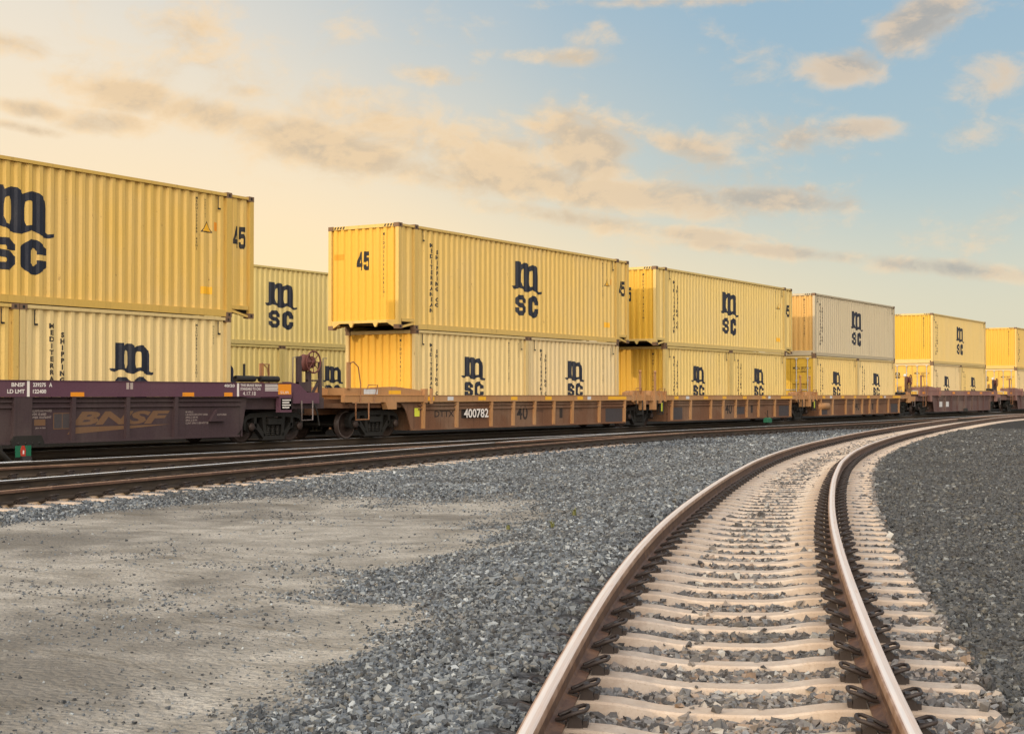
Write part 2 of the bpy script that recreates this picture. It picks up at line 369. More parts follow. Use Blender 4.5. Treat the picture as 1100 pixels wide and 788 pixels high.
M['stone'] = stone_mat('blue_grey_ballast', [(0, (0.018, 0.022, 0.028)), (0.22, (0.034, 0.043, 0.054)), (0.45, (0.083, 0.101, 0.124)), (0.66, (0.109, 0.131, 0.158)), (0.80, (0.155, 0.181, 0.205)), (0.90, (0.114, 0.111, 0.101)), (0.955, (0.241, 0.275, 0.310)), (1.0, (0.315, 0.355, 0.387))])
M['stone_right'] = stone_mat('dark_grey_gravel', [(0, (0.013, 0.014, 0.018)), (0.3, (0.026, 0.031, 0.036)), (0.6, (0.041, 0.048, 0.057)), (0.80, (0.060, 0.065, 0.070)), (0.92, (0.077, 0.074, 0.063)), (1.0, (0.180, 0.202, 0.219))])
M['stone_track'] = stone_mat('mixed_track_ballast', [(0, (0.035, 0.032, 0.033)), (0.25, (0.075, 0.071, 0.072)), (0.45, (0.125, 0.132, 0.143)), (0.62, (0.163, 0.140, 0.125)), (0.78, (0.184, 0.192, 0.204)), (0.88, (0.221, 0.152, 0.104)), (0.95, (0.280, 0.264, 0.243)), (1.0, (0.384, 0.392, 0.389))])

# ------------------------------------------------------------------ ground and track geometry
NEAR = [(-12, 6.0, 1.36), (-6, 3.05, 1.365), (-2, 1.10, 1.365), (0, 0.125, 1.365), (2.0, -0.839, 1.365), (4.0, -1.764, 1.364), (6.0, -2.637, 1.299), (8.0, -3.461, 1.216), (10.0, -4.249, 1.172), (12.0, -5.005, 1.155), (14.0, -5.728, 1.15), (16.0, -6.428, 1.152), (18.0, -7.117, 1.156), (20.0, -7.793, 1.162), (25.0, -9.413, 1.176), (30.0, -10.865, 1.191), (35.0, -12.151, 1.205), (40.0, -13.318, 1.22), (45.0, -14.368, 1.22), (50.0, -15.302, 1.22), (55.0, -16.16, 1.22), (60.0, -16.982, 1.22), (65.0, -17.766, 1.22), (70.0, -18.513, 1.22), (75.0, -19.224, 1.22), (80.0, -19.847, 1.22), (85.0, -20.332, 1.22), (90.0, -20.678, 1.22), (95.0, -20.885, 1.22), (100.0, -20.955, 1.22)]
BTRK = [(-25, 7.2), (-15, 9.9), (-5, 12.3), (5, 14.6), (13.9, 16.40), (16.0, 16.75), (18.6, 17.20), (21.5, 17.70), (27.2, 18.72), (32.9, 19.60), (37.7, 20.30), (44.0, 20.95)]
def smooth_curve(y, x, ys, k=2.0):
    d = np.interp(ys, y, x)
    step = ys[1]-ys[0]; n = max(1, int(k/step)); ker = np.hanning(2*n+3)[1:-1]; ker /= ker.sum()
    p = np.concatenate([2*d[0]-d[n:0:-1], d, 2*d[-1]-d[-2:-n-2:-1]])
    return np.convolve(p, ker, 'valid')
YS = np.arange(-12, 100.01, 0.25)
ny_, nx_, nh_ = zip(*NEAR)
NX = smooth_curve(ny_, nx_, YS, 3.0); NZ = 1.14 - smooth_curve(ny_, nh_, YS, 1.5)
YB = np.arange(-25, 44.01, 0.25)
BX = -smooth_curve(*zip(*BTRK), YB, 4.0)
A_X, A_Z = -20.95, -0.08
def near_off(X, Y):
    cx = np.interp(Y, YS, NX); sl = np.interp(Y, YS, np.gradient(NX, YS))
    return (X-cx)/np.sqrt(1+sl**2), np.interp(Y, YS, NZ)
def b_off(X, Y):
    cx = np.interp(Y, YB, BX); return (X-cx)*0.985
def sstep(x, a, b):
    t = np.clip((x-a)/(b-a), 0, 1); return t*t*(3-2*t)
def vnoise(X, Y, sc, seed):
    """cheap smooth value noise"""
    g = np.random.default_rng(seed).random((64, 64))
    u, v = X/sc, Y/sc; i, j = np.floor(u).astype(int), np.floor(v).astype(int); fu, fv = u-i, v-j
    fu = fu*fu*(3-2*fu); fv = fv*fv*(3-2*fv)
    G = lambda a, b: g[a % 64, b % 64]
    return (G(i, j)*(1-fu)+G(i+1, j)*fu)*(1-fv)+(G(i, j+1)*(1-fu)+G(i+1, j+1)*fu)*fv
def dirt_amount(X, Y):
    """1 on the trodden dirt between the tracks, 0 on ballast"""
    o, _ = near_off(X, Y)
    nz = (vnoise(X, Y, 1.9, 1)-0.5)*1.7+(vnoise(X, Y, 0.6, 2)-0.5)*0.8+(vnoise(X, Y, 4.5, 9)-0.5)*1.6
    left = sstep(-o+nz*1.1+(vnoise(X, Y, 0.25, 31)-0.5)*0.9, 0.9, 3.7)
    ob = np.minimum(b_off(X, Y), X-A_X)
    far = sstep(ob+nz*0.35, 2.1, 2.9)
    end = 1-sstep(Y+nz*2.0, 13.5, 19.5)
    return np.where(o < 0, left*far*end, 0.0)
def ground_z(X, Y):
    z = -0.335 + (vnoise(X, Y, 3.1, 4)-0.5)*0.05 + (vnoise(X, Y, 0.9, 5)-0.5)*0.02
    for off, rz in ((X+24.72, 0.0), (X-A_X, A_Z), (X+36.7, 0.0)):
        w = 1-sstep(np.abs(off), 1.35, 3.0); z = z*(1-w)+(rz-0.235)*w
    w = np.where(Y < 44, 1-sstep(np.abs(b_off(X, Y)), 1.3, 2.6), 0); z = z*(1-w)+(A_Z-0.235)*w
    o, rz = near_off(X, Y)
    prof = np.interp(o, [-2.6, -1.5, -0.98, -0.86, -0.62, -0.45, 0.45, 0.62, 0.84, 1.22, 1.34, 4.0], [-0.25, -0.115, -0.080, -0.095, -0.246, -0.270, -0.270, -0.246, -0.250, -0.250, -0.222, -0.19])
    far_dn = sstep(Y, 18, 34); prof = prof*(1-far_dn)+np.minimum(prof, -0.215)*far_dn
    wl = np.where(o < 0, 1-sstep(-o, 1.6, 3.6), 1-sstep(o, 4.0, 14.0))
    near = Y < 99
    z = np.where(near, z*(1-wl)+(rz+prof)*wl, z)
    return z

def make_ground():
    def axis(c, fine, n, far):
        u = np.linspace(-1, 1, n); k = np.arcsinh(far/fine/ (n/2) * 6) if False else 5.6
        return c + far*np.sinh(k*u)/np.sinh(k)
    # fine cells where the picture looks closest, growing outwards
    xs = np.concatenate([-np.geomspace(60, 900, 18)[::-1], np.arange(-42, -12, 0.30), np.arange(-12, 6, 0.085), np.arange(6, 16, 0.4), np.geomspace(17, 900, 20)])
    ys = np.concatenate([-np.geomspace(14, 900, 18)[::-1], np.arange(-12, 2, 0.6), np.arange(2, 22, 0.1), np.arange(22, 60, 0.35), np.arange(60, 130, 1.5), np.geomspace(133, 900, 16)])
    X, Y = np.meshgrid(xs, ys, indexing='ij'); Z = ground_z(X, Y)
    nx, ny = X.shape
    idx = np.arange(nx*ny).reshape(nx, ny)
    f = np.stack([idx[:-1,:-1], idx[1:,:-1], idx[1:,1:], idx[:-1,1:]], -1).reshape(-1, 4)
    me = bpy.data.meshes.new('ground')
    me.vertices.add(nx*ny); me.vertices.foreach_set('co', np.stack([X, Y, Z], -1).ravel())
    me.loops.add(f.size); me.loops.foreach_set('vertex_index', f.ravel())
    me.polygons.add(len(f)); me.polygons.foreach_set('loop_start', np.arange(len(f))*4)
    me.polygons.foreach_set('use_smooth', np.ones(len(f), bool))
    me.update(); me.validate()
    at = me.attributes.new('dirt', 'FLOAT', 'POINT'); at.data.foreach_set('value', dirt_amount(X, Y).ravel().astype(np.float32))
    o, _ = near_off(X, Y)
    rt = sstep(o, 0.9, 1.6)*(Y < 110); tr = (1-sstep(o, 1.2, 1.5))*sstep(o, -0.9, -0.75)*(Y < 100)
    oil_shade = np.maximum(np.maximum(1-sstep(np.abs(X-A_X), 1.0, 1.9), 1-sstep(X, -22.9, -22.0)), np.where(Y < 44, 1-sstep(np.abs(b_off(X, Y)), 0.95, 1.6), 0))  # grease along the rails, plus shade painted under and beyond the train
    for nm, arr in (('right', rt), ('trackbed', tr), ('oil_shade', oil_shade)):
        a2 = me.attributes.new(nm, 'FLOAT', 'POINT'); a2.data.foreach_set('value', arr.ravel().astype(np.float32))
    m, nt, b = newmat('ballast_and_dirt')
    def attr(n): a = nt.nodes.new('ShaderNodeAttribute'); a.attribute_name = n; return a.outputs['Fac']
    v = coords(nt)
    vo = nd(nt, 'ShaderNodeTexVoronoi', Scale=24.0); nt.links.new(v, vo.inputs['Vector'])
    sx = nt.nodes.new('ShaderNodeSeparateColor'); nt.links.new(vo.outputs['Color'], sx.inputs[0])
    vo2 = nd(nt, 'ShaderNodeTexVoronoi', Scale=9.0); nt.links.new(v, vo2.inputs['Vector'])
    sx2 = nt.nodes.new('ShaderNodeSeparateColor'); nt.links.new(vo2.outputs['Color'], sx2.inputs[0])
    big = noise(nt, v, 0.35, 5, 0.6); mid = noise(nt, v, 2.2, 6, 0.65); fin = noise(nt, v, 30, 5, 0.7); grit = noise(nt, v, 140, 3, 0.6)
    st = mth(nt, 'MULTIPLY', sx.outputs[0], mth(nt, 'ADD', 0.6, mth(nt, 'MULTIPLY', sx2.outputs[0], 0.7)))
    left = mixc(nt, st, (0.035, 0.037, 0.042), (0.155, 0.165, 0.185))
    right = mixc(nt, st, (0.016, 0.016, 0.018), (0.078, 0.078, 0.078))
    trk = mixc(nt, st, (0.04, 0.036, 0.034), (0.18, 0.162, 0.148))
    c = mixc(nt, attr('right'), left, right); c = mixc(nt, attr('trackbed'), c, trk)
    c = mixc(nt, rng_(nt, vo.outputs['Distance'], 0.35, 0.75, 0, 0.55), c, (0.03, 0.03, 0.03))
    c = mixc(nt, rng_(nt, big, 0.35, 0.7, 0, 0.3), c, (0.07, 0.07, 0.07))
    d1 = mixc(nt, rng_(nt, mid, 0.32, 0.68), (0.225, 0.218, 0.200), (0.385, 0.374, 0.348))
    d1 = mixc(nt, rng_(nt, big, 0.44, 0.60, 0, 0.75), d1, (0.115, 0.110, 0.102))
    trod = noise(nt, coords(nt, (0.5, 2.2, 1)), 1.4, 6, 0.7, 0.6)
    d1 = mixc(nt, rng_(nt, trod, 0.50, 0.72, 0, 0.65), d1, (0.125, 0.113, 0.092))
    d1 = mixc(nt, rng_(nt, fin, 0.52, 0.72, 0, 0.5), d1, (0.13, 0.12, 0.11))
    d1 = mixc(nt, rng_(nt, grit, 0.57, 0.67, 0, 0.7), d1, (0.075, 0.075, 0.075))
    g2 = noise(nt, v, 62, 5, 0.75); pat = noise(nt, v, 1.1, 5, 0.7)
    d1 = mixc(nt, mth(nt, 'MULTIPLY', rng_(nt, g2, 0.50, 0.64), rng_(nt, pat, 0.40, 0.62, 0.12, 0.85)), d1, (0.085, 0.083, 0.08))
    d1 = mixc(nt, rng_(nt, g2, 0.40, 0.30, 0, 0.45), d1, (0.40, 0.39, 0.37))
    dm = mth(nt, 'ADD', attr('dirt'), mth(nt, 'MULTIPLY', mth(nt, 'SUBTRACT', fin, 0.5), 0.9))
    c = mixc(nt, rng_(nt, dm, 0.10, 0.55), c, d1)
    c = mixc(nt, mth(nt, 'MULTIPLY', attr('oil_shade'), 0.96), c, (0.008, 0.007, 0.006))
    nt.links.new(c, b.inputs['Base Color']); b.inputs['Roughness'].default_value = 0.95
    b.inputs['Specular IOR Level'].default_value = 0.04
    h = mth(nt, 'ADD', mth(nt, 'MULTIPLY', vo.outputs['Distance'], -0.9), mth(nt, 'ADD', mth(nt, 'MULTIPLY', mid, 0.8), mth(nt, 'MULTIPLY', fin, 0.7)))
    h = mth(nt, 'MULTIPLY', h, rng_(nt, dm, 0.3, 0.6, 1.0, 0.6)); bump(nt, b, h, 0.8, 0.03)
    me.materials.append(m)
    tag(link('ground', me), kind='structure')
make_ground()

# loose stones: many-faced chips, one mesh per kind of ballast
def stones(name, label, mat, P, size, seed, flat=0.72):
    r = np.random.default_rng(seed); n = len(P)
    base = np.array([(-1,-1,-1),(1,-1,-1),(1,1,-1),(-1,1,-1),(-.75,-.75,1),(.75,-.75,1),(.75,.75,1),(-.75,.75,1)], float)*0.5
    V = base[None]+r.uniform(-0.36, 0.36, (n, 8, 3))
    V *= r.uniform(0.65, 1.25, (n, 1, 3)); V[:, :, 2] *= flat
    ax = r.normal(size=(n, 3)); ax[:, 2] *= 1.6; ax /= np.linalg.norm(ax, axis=1)[:, None]; an = r.uniform(0, 2*np.pi, n)
    tilt = r.random(n) < 0.55
    ax = np.where(tilt[:, None], ax, np.array([0, 0, 1.0]))
    K = np.zeros((n, 3, 3)); K[:,0,1]=-ax[:,2]; K[:,0,2]=ax[:,1]; K[:,1,0]=ax[:,2]; K[:,1,2]=-ax[:,0]; K[:,2,0]=-ax[:,1]; K[:,2,1]=ax[:,0]
    Rm = np.eye(3)[None]+np.sin(an)[:,None,None]*K+(1-np.cos(an))[:,None,None]*(K@K)
    V = np.einsum('nij,nkj->nki', Rm, V)*size[:, None, None]+P[:, None, :]
    F = np.array([(0,3,2,1),(4,5,6,7),(0,1,5,4),(1,2,6,5),(2,3,7,6),(3,0,4,7)])
    f = (F[None]+8*np.arange(n)[:, None, None]).reshape(-1, 4)
    me = bpy.data.meshes.new(name); me.vertices.add(n*8); me.vertices.foreach_set('co', V.astype(np.float32).ravel())
    me.loops.add(f.size); me.loops.foreach_set('vertex_index', f.ravel().astype(np.int32))
    me.polygons.add(len(f)); me.polygons.foreach_set('loop_start', (np.arange(len(f))*4).astype(np.int32))
    me.polygons.foreach_set('use_smooth', np.zeros(len(f), bool)); me.update(); me.materials.append(mat)
    return tag(link(name, me), label, 'gravel', kind='stuff')

def scatter_points():
    c, s = math.cos(R(31.7)), math.sin(R(31.7)); out = []
    for (z0, z1, dens, s0, s1) in ((4.6, 9, 3300, 0.014, 0.044), (9, 14, 1900, 0.018, 0.046), (14, 21, 700, 0.026, 0.054), (21, 33, 420, 0.036, 0.066), (33, 60, 120, 0.05, 0.09)):
        area = 0.42*(z1*z1-z0*z0)+2*(z1-z0); n = int(area*dens)
        Z = np.sqrt(rng.uniform(z0*z0, z1*z1, n)); Xc = rng.uniform(-1, 1, n)*(0.40*Z+0.8)
        sz = s0+(s1-s0)*rng.random(n)**2.2
        out.append(np.stack([Xc*c-Z*s, Xc*s+Z*c, sz], 1))
    return np.concatenate(out)
pts = scatter_points()
X, Y, SZ = pts.T
o_near, _ = near_off(X, Y); zg = ground_z(X, Y); dm = dirt_amount(X, Y)
keep = (X > -23.0) & ~((np.abs(np.abs(o_near)-0.755) < np.where(o_near < -0.755, 0.055, 0.11)) & (Y < 100)) & (np.abs(np.abs(X-A_X)-0.755) > 0.12) & ~((Y < 44) & (np.abs(np.abs(b_off(X, Y))-0.755) < 0.12))
# nearly bare on the dirt, with gritty clusters
clus = vnoise(X, Y, 0.55, 21)*0.6+vnoise(X, Y, 1.7, 22)*0.6
pk = np.clip((1-dm*1.12), 0, 1)**1.6+0.016+0.42*np.clip(clus-0.64, 0, 1)
keep &= rng.random(len(X)) < pk
SZ = SZ*(1-np.clip(dm*1.6, 0, 1)*(0.38+0.40*rng.random(len(X))))
# ties stay mostly swept clean
TIE_PITCH = 0.52
def arclen():
    seg = np.sqrt(np.diff(NX)**2+np.diff(YS)**2); return np.concatenate([[0], np.cumsum(seg)])
SL = arclen(); S0 = float(np.interp(4.1, YS, SL))
sarc = np.interp(Y, YS, SL)+o_near*np.interp(Y, YS, np.gradient(NX, YS))
ph = np.abs(((sarc-S0)/TIE_PITCH+0.5) % 1.0-0.5)*TIE_PITCH
on_tie = (ph < 0.112) & (o_near > -1.0) & (o_near < 1.32) & (Y < 60)
keep &= ~(on_tie & (rng.random(len(X)) > 0.012))
intrack = (o_near < 1.32) & (o_near > -0.80) & (Y < 100)
zt = zg+SZ*0.22+np.where(intrack & ~on_tie, rng.random(len(X))*0.012, 0)+np.where(on_tie, 0.045, 0)
P3 = np.stack([X, Y, zt], 1)
sel = keep & intrack
stones('track_ballast', 'mixed brown and grey broken stone between the concrete ties', M['stone_track'], P3[sel], np.minimum(SZ[sel]*1.12, 0.052), 13)
sel = keep & ~intrack & (o_near > 0)
stones('dark_gravel', 'dark grey crushed gravel spreading to the right of the curved track', M['stone_right'], P3[sel], SZ[sel]*0.82, 4)
sel = keep & ~intrack & (o_near <= 0)
stones('grey_ballast', 'blue grey crushed ballast between the curved track and the train', M['stone'], P3[sel], SZ[sel]*0.84, 5)

# ------------------------------------------------------------------ tracks
RAIL = [(-0.070, -0.180), (0.070, -0.180), (0.070, -0.170), (0.022, -0.156), (0.0105, -0.140), (0.0085, -0.095), (0.0105, -0.058), (0.016, -0.048), (0.0355, -0.040), (0.0365, -0.014), (0.0330, -0.004), (0.0240, 0.0),
        (-0.0240, 0.0), (-0.0330, -0.004), (-0.0365, -0.014), (-0.0355, -0.040), (-0.016, -0.048), (-0.0105, -0.058), (-0.0085, -0.095), (-0.0105, -0.140), (-0.022, -0.156), (-0.070, -0.170)]
def rail_mesh(name, xs, ys, zs, off, mats):
    """profile swept along a curve; xs, ys, zs are arrays of the track centre"""
    xs, ys, zs = map(np.asarray, (xs, ys, zs)); n = len(xs)
    tx, ty = np.gradient(xs), np.gradient(ys); L = np.hypot(tx, ty); rx, ry = ty/L, -tx/L
    k = len(RAIL); vs = []
    for i in range(n):
        for (px, pz) in RAIL:
            vs.append((xs[i]+rx[i]*(off+px), ys[i]+ry[i]*(off+px), zs[i]+pz))
    fs = []; mi = []
    for i in range(n-1):
        for j in range(k):
            fs.append((i*k+j, i*k+(j+1)%k, (i+1)*k+(j+1)%k, (i+1)*k+j))
            mi.append(1 if j in (10, 11) else (2 if j in (8, 9, 12, 13, 14) else 0))
    fs.append(tuple(range(k))[::-1]); fs.append(tuple((n-1)*k+j for j in range(k))); mi += [0, 0]
    me = bpy.data.meshes.new(name); me.from_pydata(vs, [], [f[::-1] for f in fs])
    for m in mats: me.materials.append(m)
    me.polygons.foreach_set('material_index', mi)
    sm = np.zeros(len(fs), bool); sm[:-2] = [j % k not in (0, 1, 21) for j in range(len(fs)-2)]
    me.polygons.foreach_set('use_smooth', sm)
    al = np.concatenate([[0], np.cumsum(np.hypot(np.diff(xs), np.diff(ys)))])
    a1 = me.attributes.new('along', 'FLOAT', 'POINT'); a1.data.foreach_set('value', np.repeat(al, k).astype(np.float32))
    a2 = me.attributes.new('across', 'FLOAT', 'POINT'); a2.data.foreach_set('value', np.tile([p[0] for p in RAIL], n).astype(np.float32))
    me.update()
    try: me.set_sharp_from_angle(angle=R(28))
    except Exception: pass
    return me

def tie_mesh():
    """concrete tie: high at both rail seats, dipped in the middle; x along the tie, y across, z=0 at the rail seat"""
    st = [(-1.30, -0.030), (-1.27, -0.012), (-1.0, -0.006), (-0.93, 0.0), (-0.58, 0.0), (-0.48, -0.006), (-0.30, -0.034), (-0.20, -0.042), (0.0, -0.044), (0.20, -0.042), (0.30, -0.034), (0.48, -0.006), (0.58, 0.0), (0.93, 0.0), (1.0, -0.006), (1.27, -0.012), (1.30, -0.030)]
    prof = [(-0.118, -0.22), (-0.088, -0.010), (-0.077, 0.0), (0.077, 0.0), (0.088, -0.010), (0.118, -0.22)]
    b = MB(); k = len(prof); vs = []
    for (x, z) in st:
        w = 1.0 if abs(x) > 0.45 else 0.94
        for (py, pz) in prof: vs.append((x, py*w, (z+pz) if pz > -0.2 else -0.22))
    fs = []
    for i in range(len(st)-1):
        for j in range(k-1): fs.append((i*k+j, (i+1)*k+j, (i+1)*k+j+1, i*k+j+1))
    fs.append(tuple(range(k))); fs.append(tuple((len(st)-1)*k+j for j in range(k))[::-1])
    b.add(vs, fs, 0, True)
    me = b.mesh('tie', M['concrete'], fix=True)
    try: me.set_sharp_from_angle(angle=R(35))
    except Exception: pass
    return me
def clip_mesh():
    """cast shoulder and sprung loop; local +x points away from the rail, z=0 on the tie"""
    b = MB()
    b.prism([(0.078, 0), (0.150, 0), (0.142, 0.040), (0.120, 0.056), (0.088, 0.050)], 'y', -0.052, 0.052)
    b.prism([(0.092, 0.050), (0.126, 0.056), (0.120, 0.074), (0.096, 0.072)], 'y', -0.032, 0.032)
    b.box(0.148, 0.168, -0.034, 0.034, 0.0, 0.030)
    b.box(0.020, 0.071, -0.060, -0.034, 0.012, 0.030); b.box(0.020, 0.071, 0.034, 0.060, 0.012, 0.030)
    loop = [(0.030, -0.046, 0.034), (0.060, -0.062, 0.044), (0.100, -0.072, 0.064), (0.140, -0.072, 0.078), (0.160, -0.060, 0.080), (0.166, -0.030, 0.082), (0.166, 0.030, 0.082), (0.160, 0.060, 0.080), (0.140, 0.072, 0.078), (0.100, 0.072, 0.064), (0.060, 0.062, 0.044), (0.030, 0.046, 0.034)]
    b.tube(loop, 0.0098, 6)
    return b.mesh('rail_clip', M['clip'])
M['clip'] = paint('dark_rusty_clip_iron', (0.030, 0.022, 0.020), 0.5, 0.3, 0.55, dirt=(0.07, 0.05, 0.04), fade=0.05)
TIE, CLIP = tie_mesh(), clip_mesh()

near = empty('railway_track', (0, 0, 0))
tag(near, 'curved empty railway track on pale concrete ties sweeping away from the viewer', 'railway track')
for s_ in (-0.755, 0.755):
    link('rail', rail_mesh('rail', NX, YS, NZ, s_, (M['rail_side'], M['rail_top'], M['rail_edge'])), near)
total = float(SL[-1]); slope = np.gradient(NX, YS)
far_v = MB(); count = 0; s_at = S0
while s_at < total-4:
    y = float(np.interp(s_at, SL, YS)); x = float(np.interp(y, YS, NX)); z = float(np.interp(y, YS, NZ))-0.186
    th = math.atan(float(np.interp(y, YS, slope)))          # tie lies square to the track
    rz = -th + random.uniform(-0.008, 0.008)
    mtx = Matrix.Translation((x, y, z)) @ Matrix.Rotation(rz, 4, 'Z')
    if count < 100:
        t_ = link('tie', TIE, near, (x, y, z+random.uniform(-0.003, 0.003)), (0, 0, rz))
        for off, flip in ((-0.755, 1), (-0.755, 0), (0.755, 1), (0.755, 0)):
            link('rail_clip', CLIP, t_, (off, random.uniform(-0.004, 0.004), 0), (0, 0, math.pi if flip else 0))
    else:
        for p in TIE.polygons: pass
        b0 = len(far_v.v); far_v.v += [tuple(mtx @ v.co) for v in TIE.vertices]
        for p in TIE.polygons: far_v.f.append(tuple(b0+i for i in p.vertices)); far_v.m.append(0); far_v.sm.append(False)
        for off, flip in ((-0.755, 1), (-0.755, 0), (0.755, 1), (0.755, 0)):
            mt = mtx @ Matrix.Translation((off, 0, 0)) @ Matrix.Rotation(math.pi if flip else 0, 4, 'Z')
            for bx in ((0.08, 0.15, -0.05, 0.05, 0, 0.06),):
                tmp = MB(); tmp.box(*bx); far_v.add([mt @ Vector(v) for v in tmp.v], tmp.f, 1)
    count += 1; s_at += TIE_PITCH
tag(far_v.build('distant_tie', [M['concrete'], M['clip']], near), kind='stuff')

def plain_track(name, label, cx, ys, zs, mats_far, mats_near, tie_y, tie_mat, clips=True):
    t = empty(name); tag(t, label, 'railway track')
    link('rail', rail_mesh('rail', cx, ys, zs, -0.755, mats_far), t)
    link('rail', rail_mesh('rail', cx, ys, zs, 0.755, mats_near), t)
    me = TIE.copy(); me.materials.clear(); me.materials.append(tie_mat)
    sl = np.gradient(cx, ys)
    for y in tie_y[:100]:
        o = link('tie', me, t, (float(np.interp(y, ys, cx)), float(y), float(np.interp(y, ys, zs))-0.186), (0, 0, -math.atan(float(np.interp(y, ys, sl)))))
        if clips:
            for off, flip in ((0.755, 0), (-0.755, 0)):
                link('rail_clip', CLIP, o, (off, 0, 0), (0, 0, math.pi if flip else 0))
    return t
BR = (M['rail_grimy'], M['rail_bright'], M['rail_grimy']); GR = (M['rail_grimy'], M['rail_edge'], M['rail_side'])
ya = np.arange(-30, 160.1, 1.0)
plain_track('railway_track', 'straight dark oily track running close alongside the loaded train', np.full_like(ya, A_X), ya, np.full_like(ya, A_Z), BR, GR, np.arange(8, 68, 0.61), M['dark_tie'], True)
plain_track('railway_track', 'grimy track at left that converges on the one beside the train', BX, YB, np.full_like(YB, A_Z), BR, GR, np.arange(4, 38, 0.61), M['concrete'])
plain_track('railway_track', 'dark track carrying the loaded double stack train', np.full_like(ya, -24.72), ya, np.zeros_like(ya), (M['rail_grimy'], M['rail_edge'], M['rail_grimy']), (M['rail_grimy'], M['rail_bright'], M['rail_grimy']), np.arange(10, 70, 0.61), M['dark_tie'], False)
plain_track('railway_track', 'farthest track behind the train under the second row of containers', np.full_like(ya, -36.72), ya, np.zeros_like(ya), BR, BR, np.arange(32, 54, 0.61), M['dark_tie'], False)

# switch frog blade: a short polished casting beside the rail of the track nearest the train
b = MB()
b.prism([(0, -1.1), (0.055, -0.9), (0.075, 0.9), (0.045, 1.15), (0.0, 1.0)], 'z', -0.06, 0.004)
tag(b.build('switch_frog', M['rail_bright'], None, (A_X-0.90, 17.2, A_Z)), 'short bright steel frog casting beside the far left rail', 'rail casting')

# ------------------------------------------------------------------ lettering
def curve_mesh(cu):
    o = bpy.data.objects.new('tmp_letter', cu); col.objects.link(o)
    dg = bpy.context.evaluated_depsgraph_get(); dg.update()
    me = bpy.data.meshes.new_from_object(o.evaluated_get(dg))
    vs = [(v.co.x, v.co.y) for v in me.vertices]; fs = [tuple(p.vertices) for p in me.polygons]
    bpy.data.objects.remove(o); bpy.data.meshes.remove(me); bpy.data.curves.remove(cu)
    return vs, fs
_cache = {}
def text_2d(s, bold=0.0, shear=0.0, vertical=False, res=3):
    """letters as flat polygons, scaled so that capitals are 1 high; returns verts, faces"""
    key = (s, bold, shear, vertical)
    if key in _cache: return _cache[key]
    cu = bpy.data.curves.new('letters', 'FONT'); cu.body = '\n'.join(s) if vertical else s
    cu.size = 1.0; cu.offset = bold; cu.shear = shear; cu.resolution_u = res
    cu.align_x = 'CENTER' if vertical else 'LEFT'; cu.space_line = 1.0
    vs, fs = curve_mesh(cu); k = 1/0.70
    vs = [(x*k, y*k) for x, y in vs]
    _cache[key] = (vs, fs); return vs, fs
def poly_2d(splines, bold=0.0):
    cu = bpy.data.curves.new('shape', 'CURVE'); cu.dimensions = '2D'; cu.fill_mode = 'BOTH'; cu.offset = bold
    for pts in splines:
        sp = cu.splines.new('POLY'); sp.points.add(len(pts)-1); sp.use_cyclic_u = True
        for p, (x, y) in zip(sp.points, pts): p.co = (x, y, 0, 1)
    return curve_mesh(cu)
def place(vf, x, y, sx, sy):
    return [(px*sx+x, py*sy+y) for px, py in vf[0]], vf[1]
def join(parts):
    V, F = [], []
    for vs, fs in parts:
        b = len(V); V += vs; F += [tuple(b+i for i in f) for f in fs]
    return V, F
def fit(vf, x0, x1, y0, y1):
    xs = [p[0] for p in vf[0]]; ys = [p[1] for p in vf[0]]
    sx = (x1-x0)/(max(xs)-min(xs)); sy = (y1-y0)/(max(ys)-min(ys))
    return [((px-min(xs))*sx+x0, (py-min(ys))*sy+y0) for px, py in vf[0]], vf[1]

def round_pts(pts, it=1):
    for _ in range(it):
        out = []
        for i in range(len(pts)):
            a, b_ = pts[i], pts[(i+1) % len(pts)]
            out += [(a[0]*.75+b_[0]*.25, a[1]*.75+b_[1]*.25), (a[0]*.25+b_[0]*.75, a[1]*.25+b_[1]*.75)]
        pts = out
    return pts
m_out = [(0.0, .13), (.02, .04), (.09, .01), (.17, .04), (.22, .09), (.27, .09), (.34, .05), (.40, -.01), (.47, -.05), (.55, -.05), (.61, .0), (.67, .06), (.74, .04), (.80, -.03), (.86, -.08), (.92, -.09), (.985, -.05), (1.0, .04), (.955, .02), (.915, .01), (.885, .05), (.885, .64), (.875, .80), (.83, .90), (.76, .98), (.70, 1.0), (.64, .97), (.565, .90), (.53, .97), (.47, 1.03), (.41, 1.04), (.35, 1.0), (.31, .955), (.30, 1.05), (.13, 1.05), (.13, .17), (.085, .125), (.045, .14)]
m_h1 = round_pts([(.305, .18), (.41, .13), (.41, .72), (.385, .79), (.345, .80), (.305, .74)])
m_h2 = round_pts([(.59, .15), (.68, .19), (.70, .18), (.70, .69), (.675, .76), (.635, .77), (.59, .71)])
s_p = [(1, .66), (1, .82), (.8, 1), (.2, 1), (0, .82), (0, .60), (.15, .46), (.62, .40), (.67, .34), (.67, .24), (.6, .19), (.4, .19), (.33, .26), (.33, .34), (0, .34), (0, .18), (.2, 0), (.8, 0), (1, .18), (1, .42), (.85, .56), (.38, .62), (.33, .68), (.33, .76), (.4, .81), (.6, .81), (.67, .74), (.67, .66)]
c_p = [(1, .62), (1, .78), (.62, 1.02), (.38, 1.02), (0, .76), (0, .24), (.38, -.02), (.62, -.02), (1, .22), (1, .38), (.67, .38), (.67, .29), (.56, .19), (.44, .19), (.34, .29), (.34, .71), (.44, .81), (.56, .81), (.67, .71), (.67, .62)]
LOGO = join([fit(poly_2d([m_out, m_h1, m_h2]), 0, 1.0, 0.44, 1.0), fit(poly_2d([s_p], 0.03), 0.13, 0.46, 0.03, 0.40), fit(poly_2d([c_p], 0.03), 0.52, 0.90, 0.0, 0.41)])

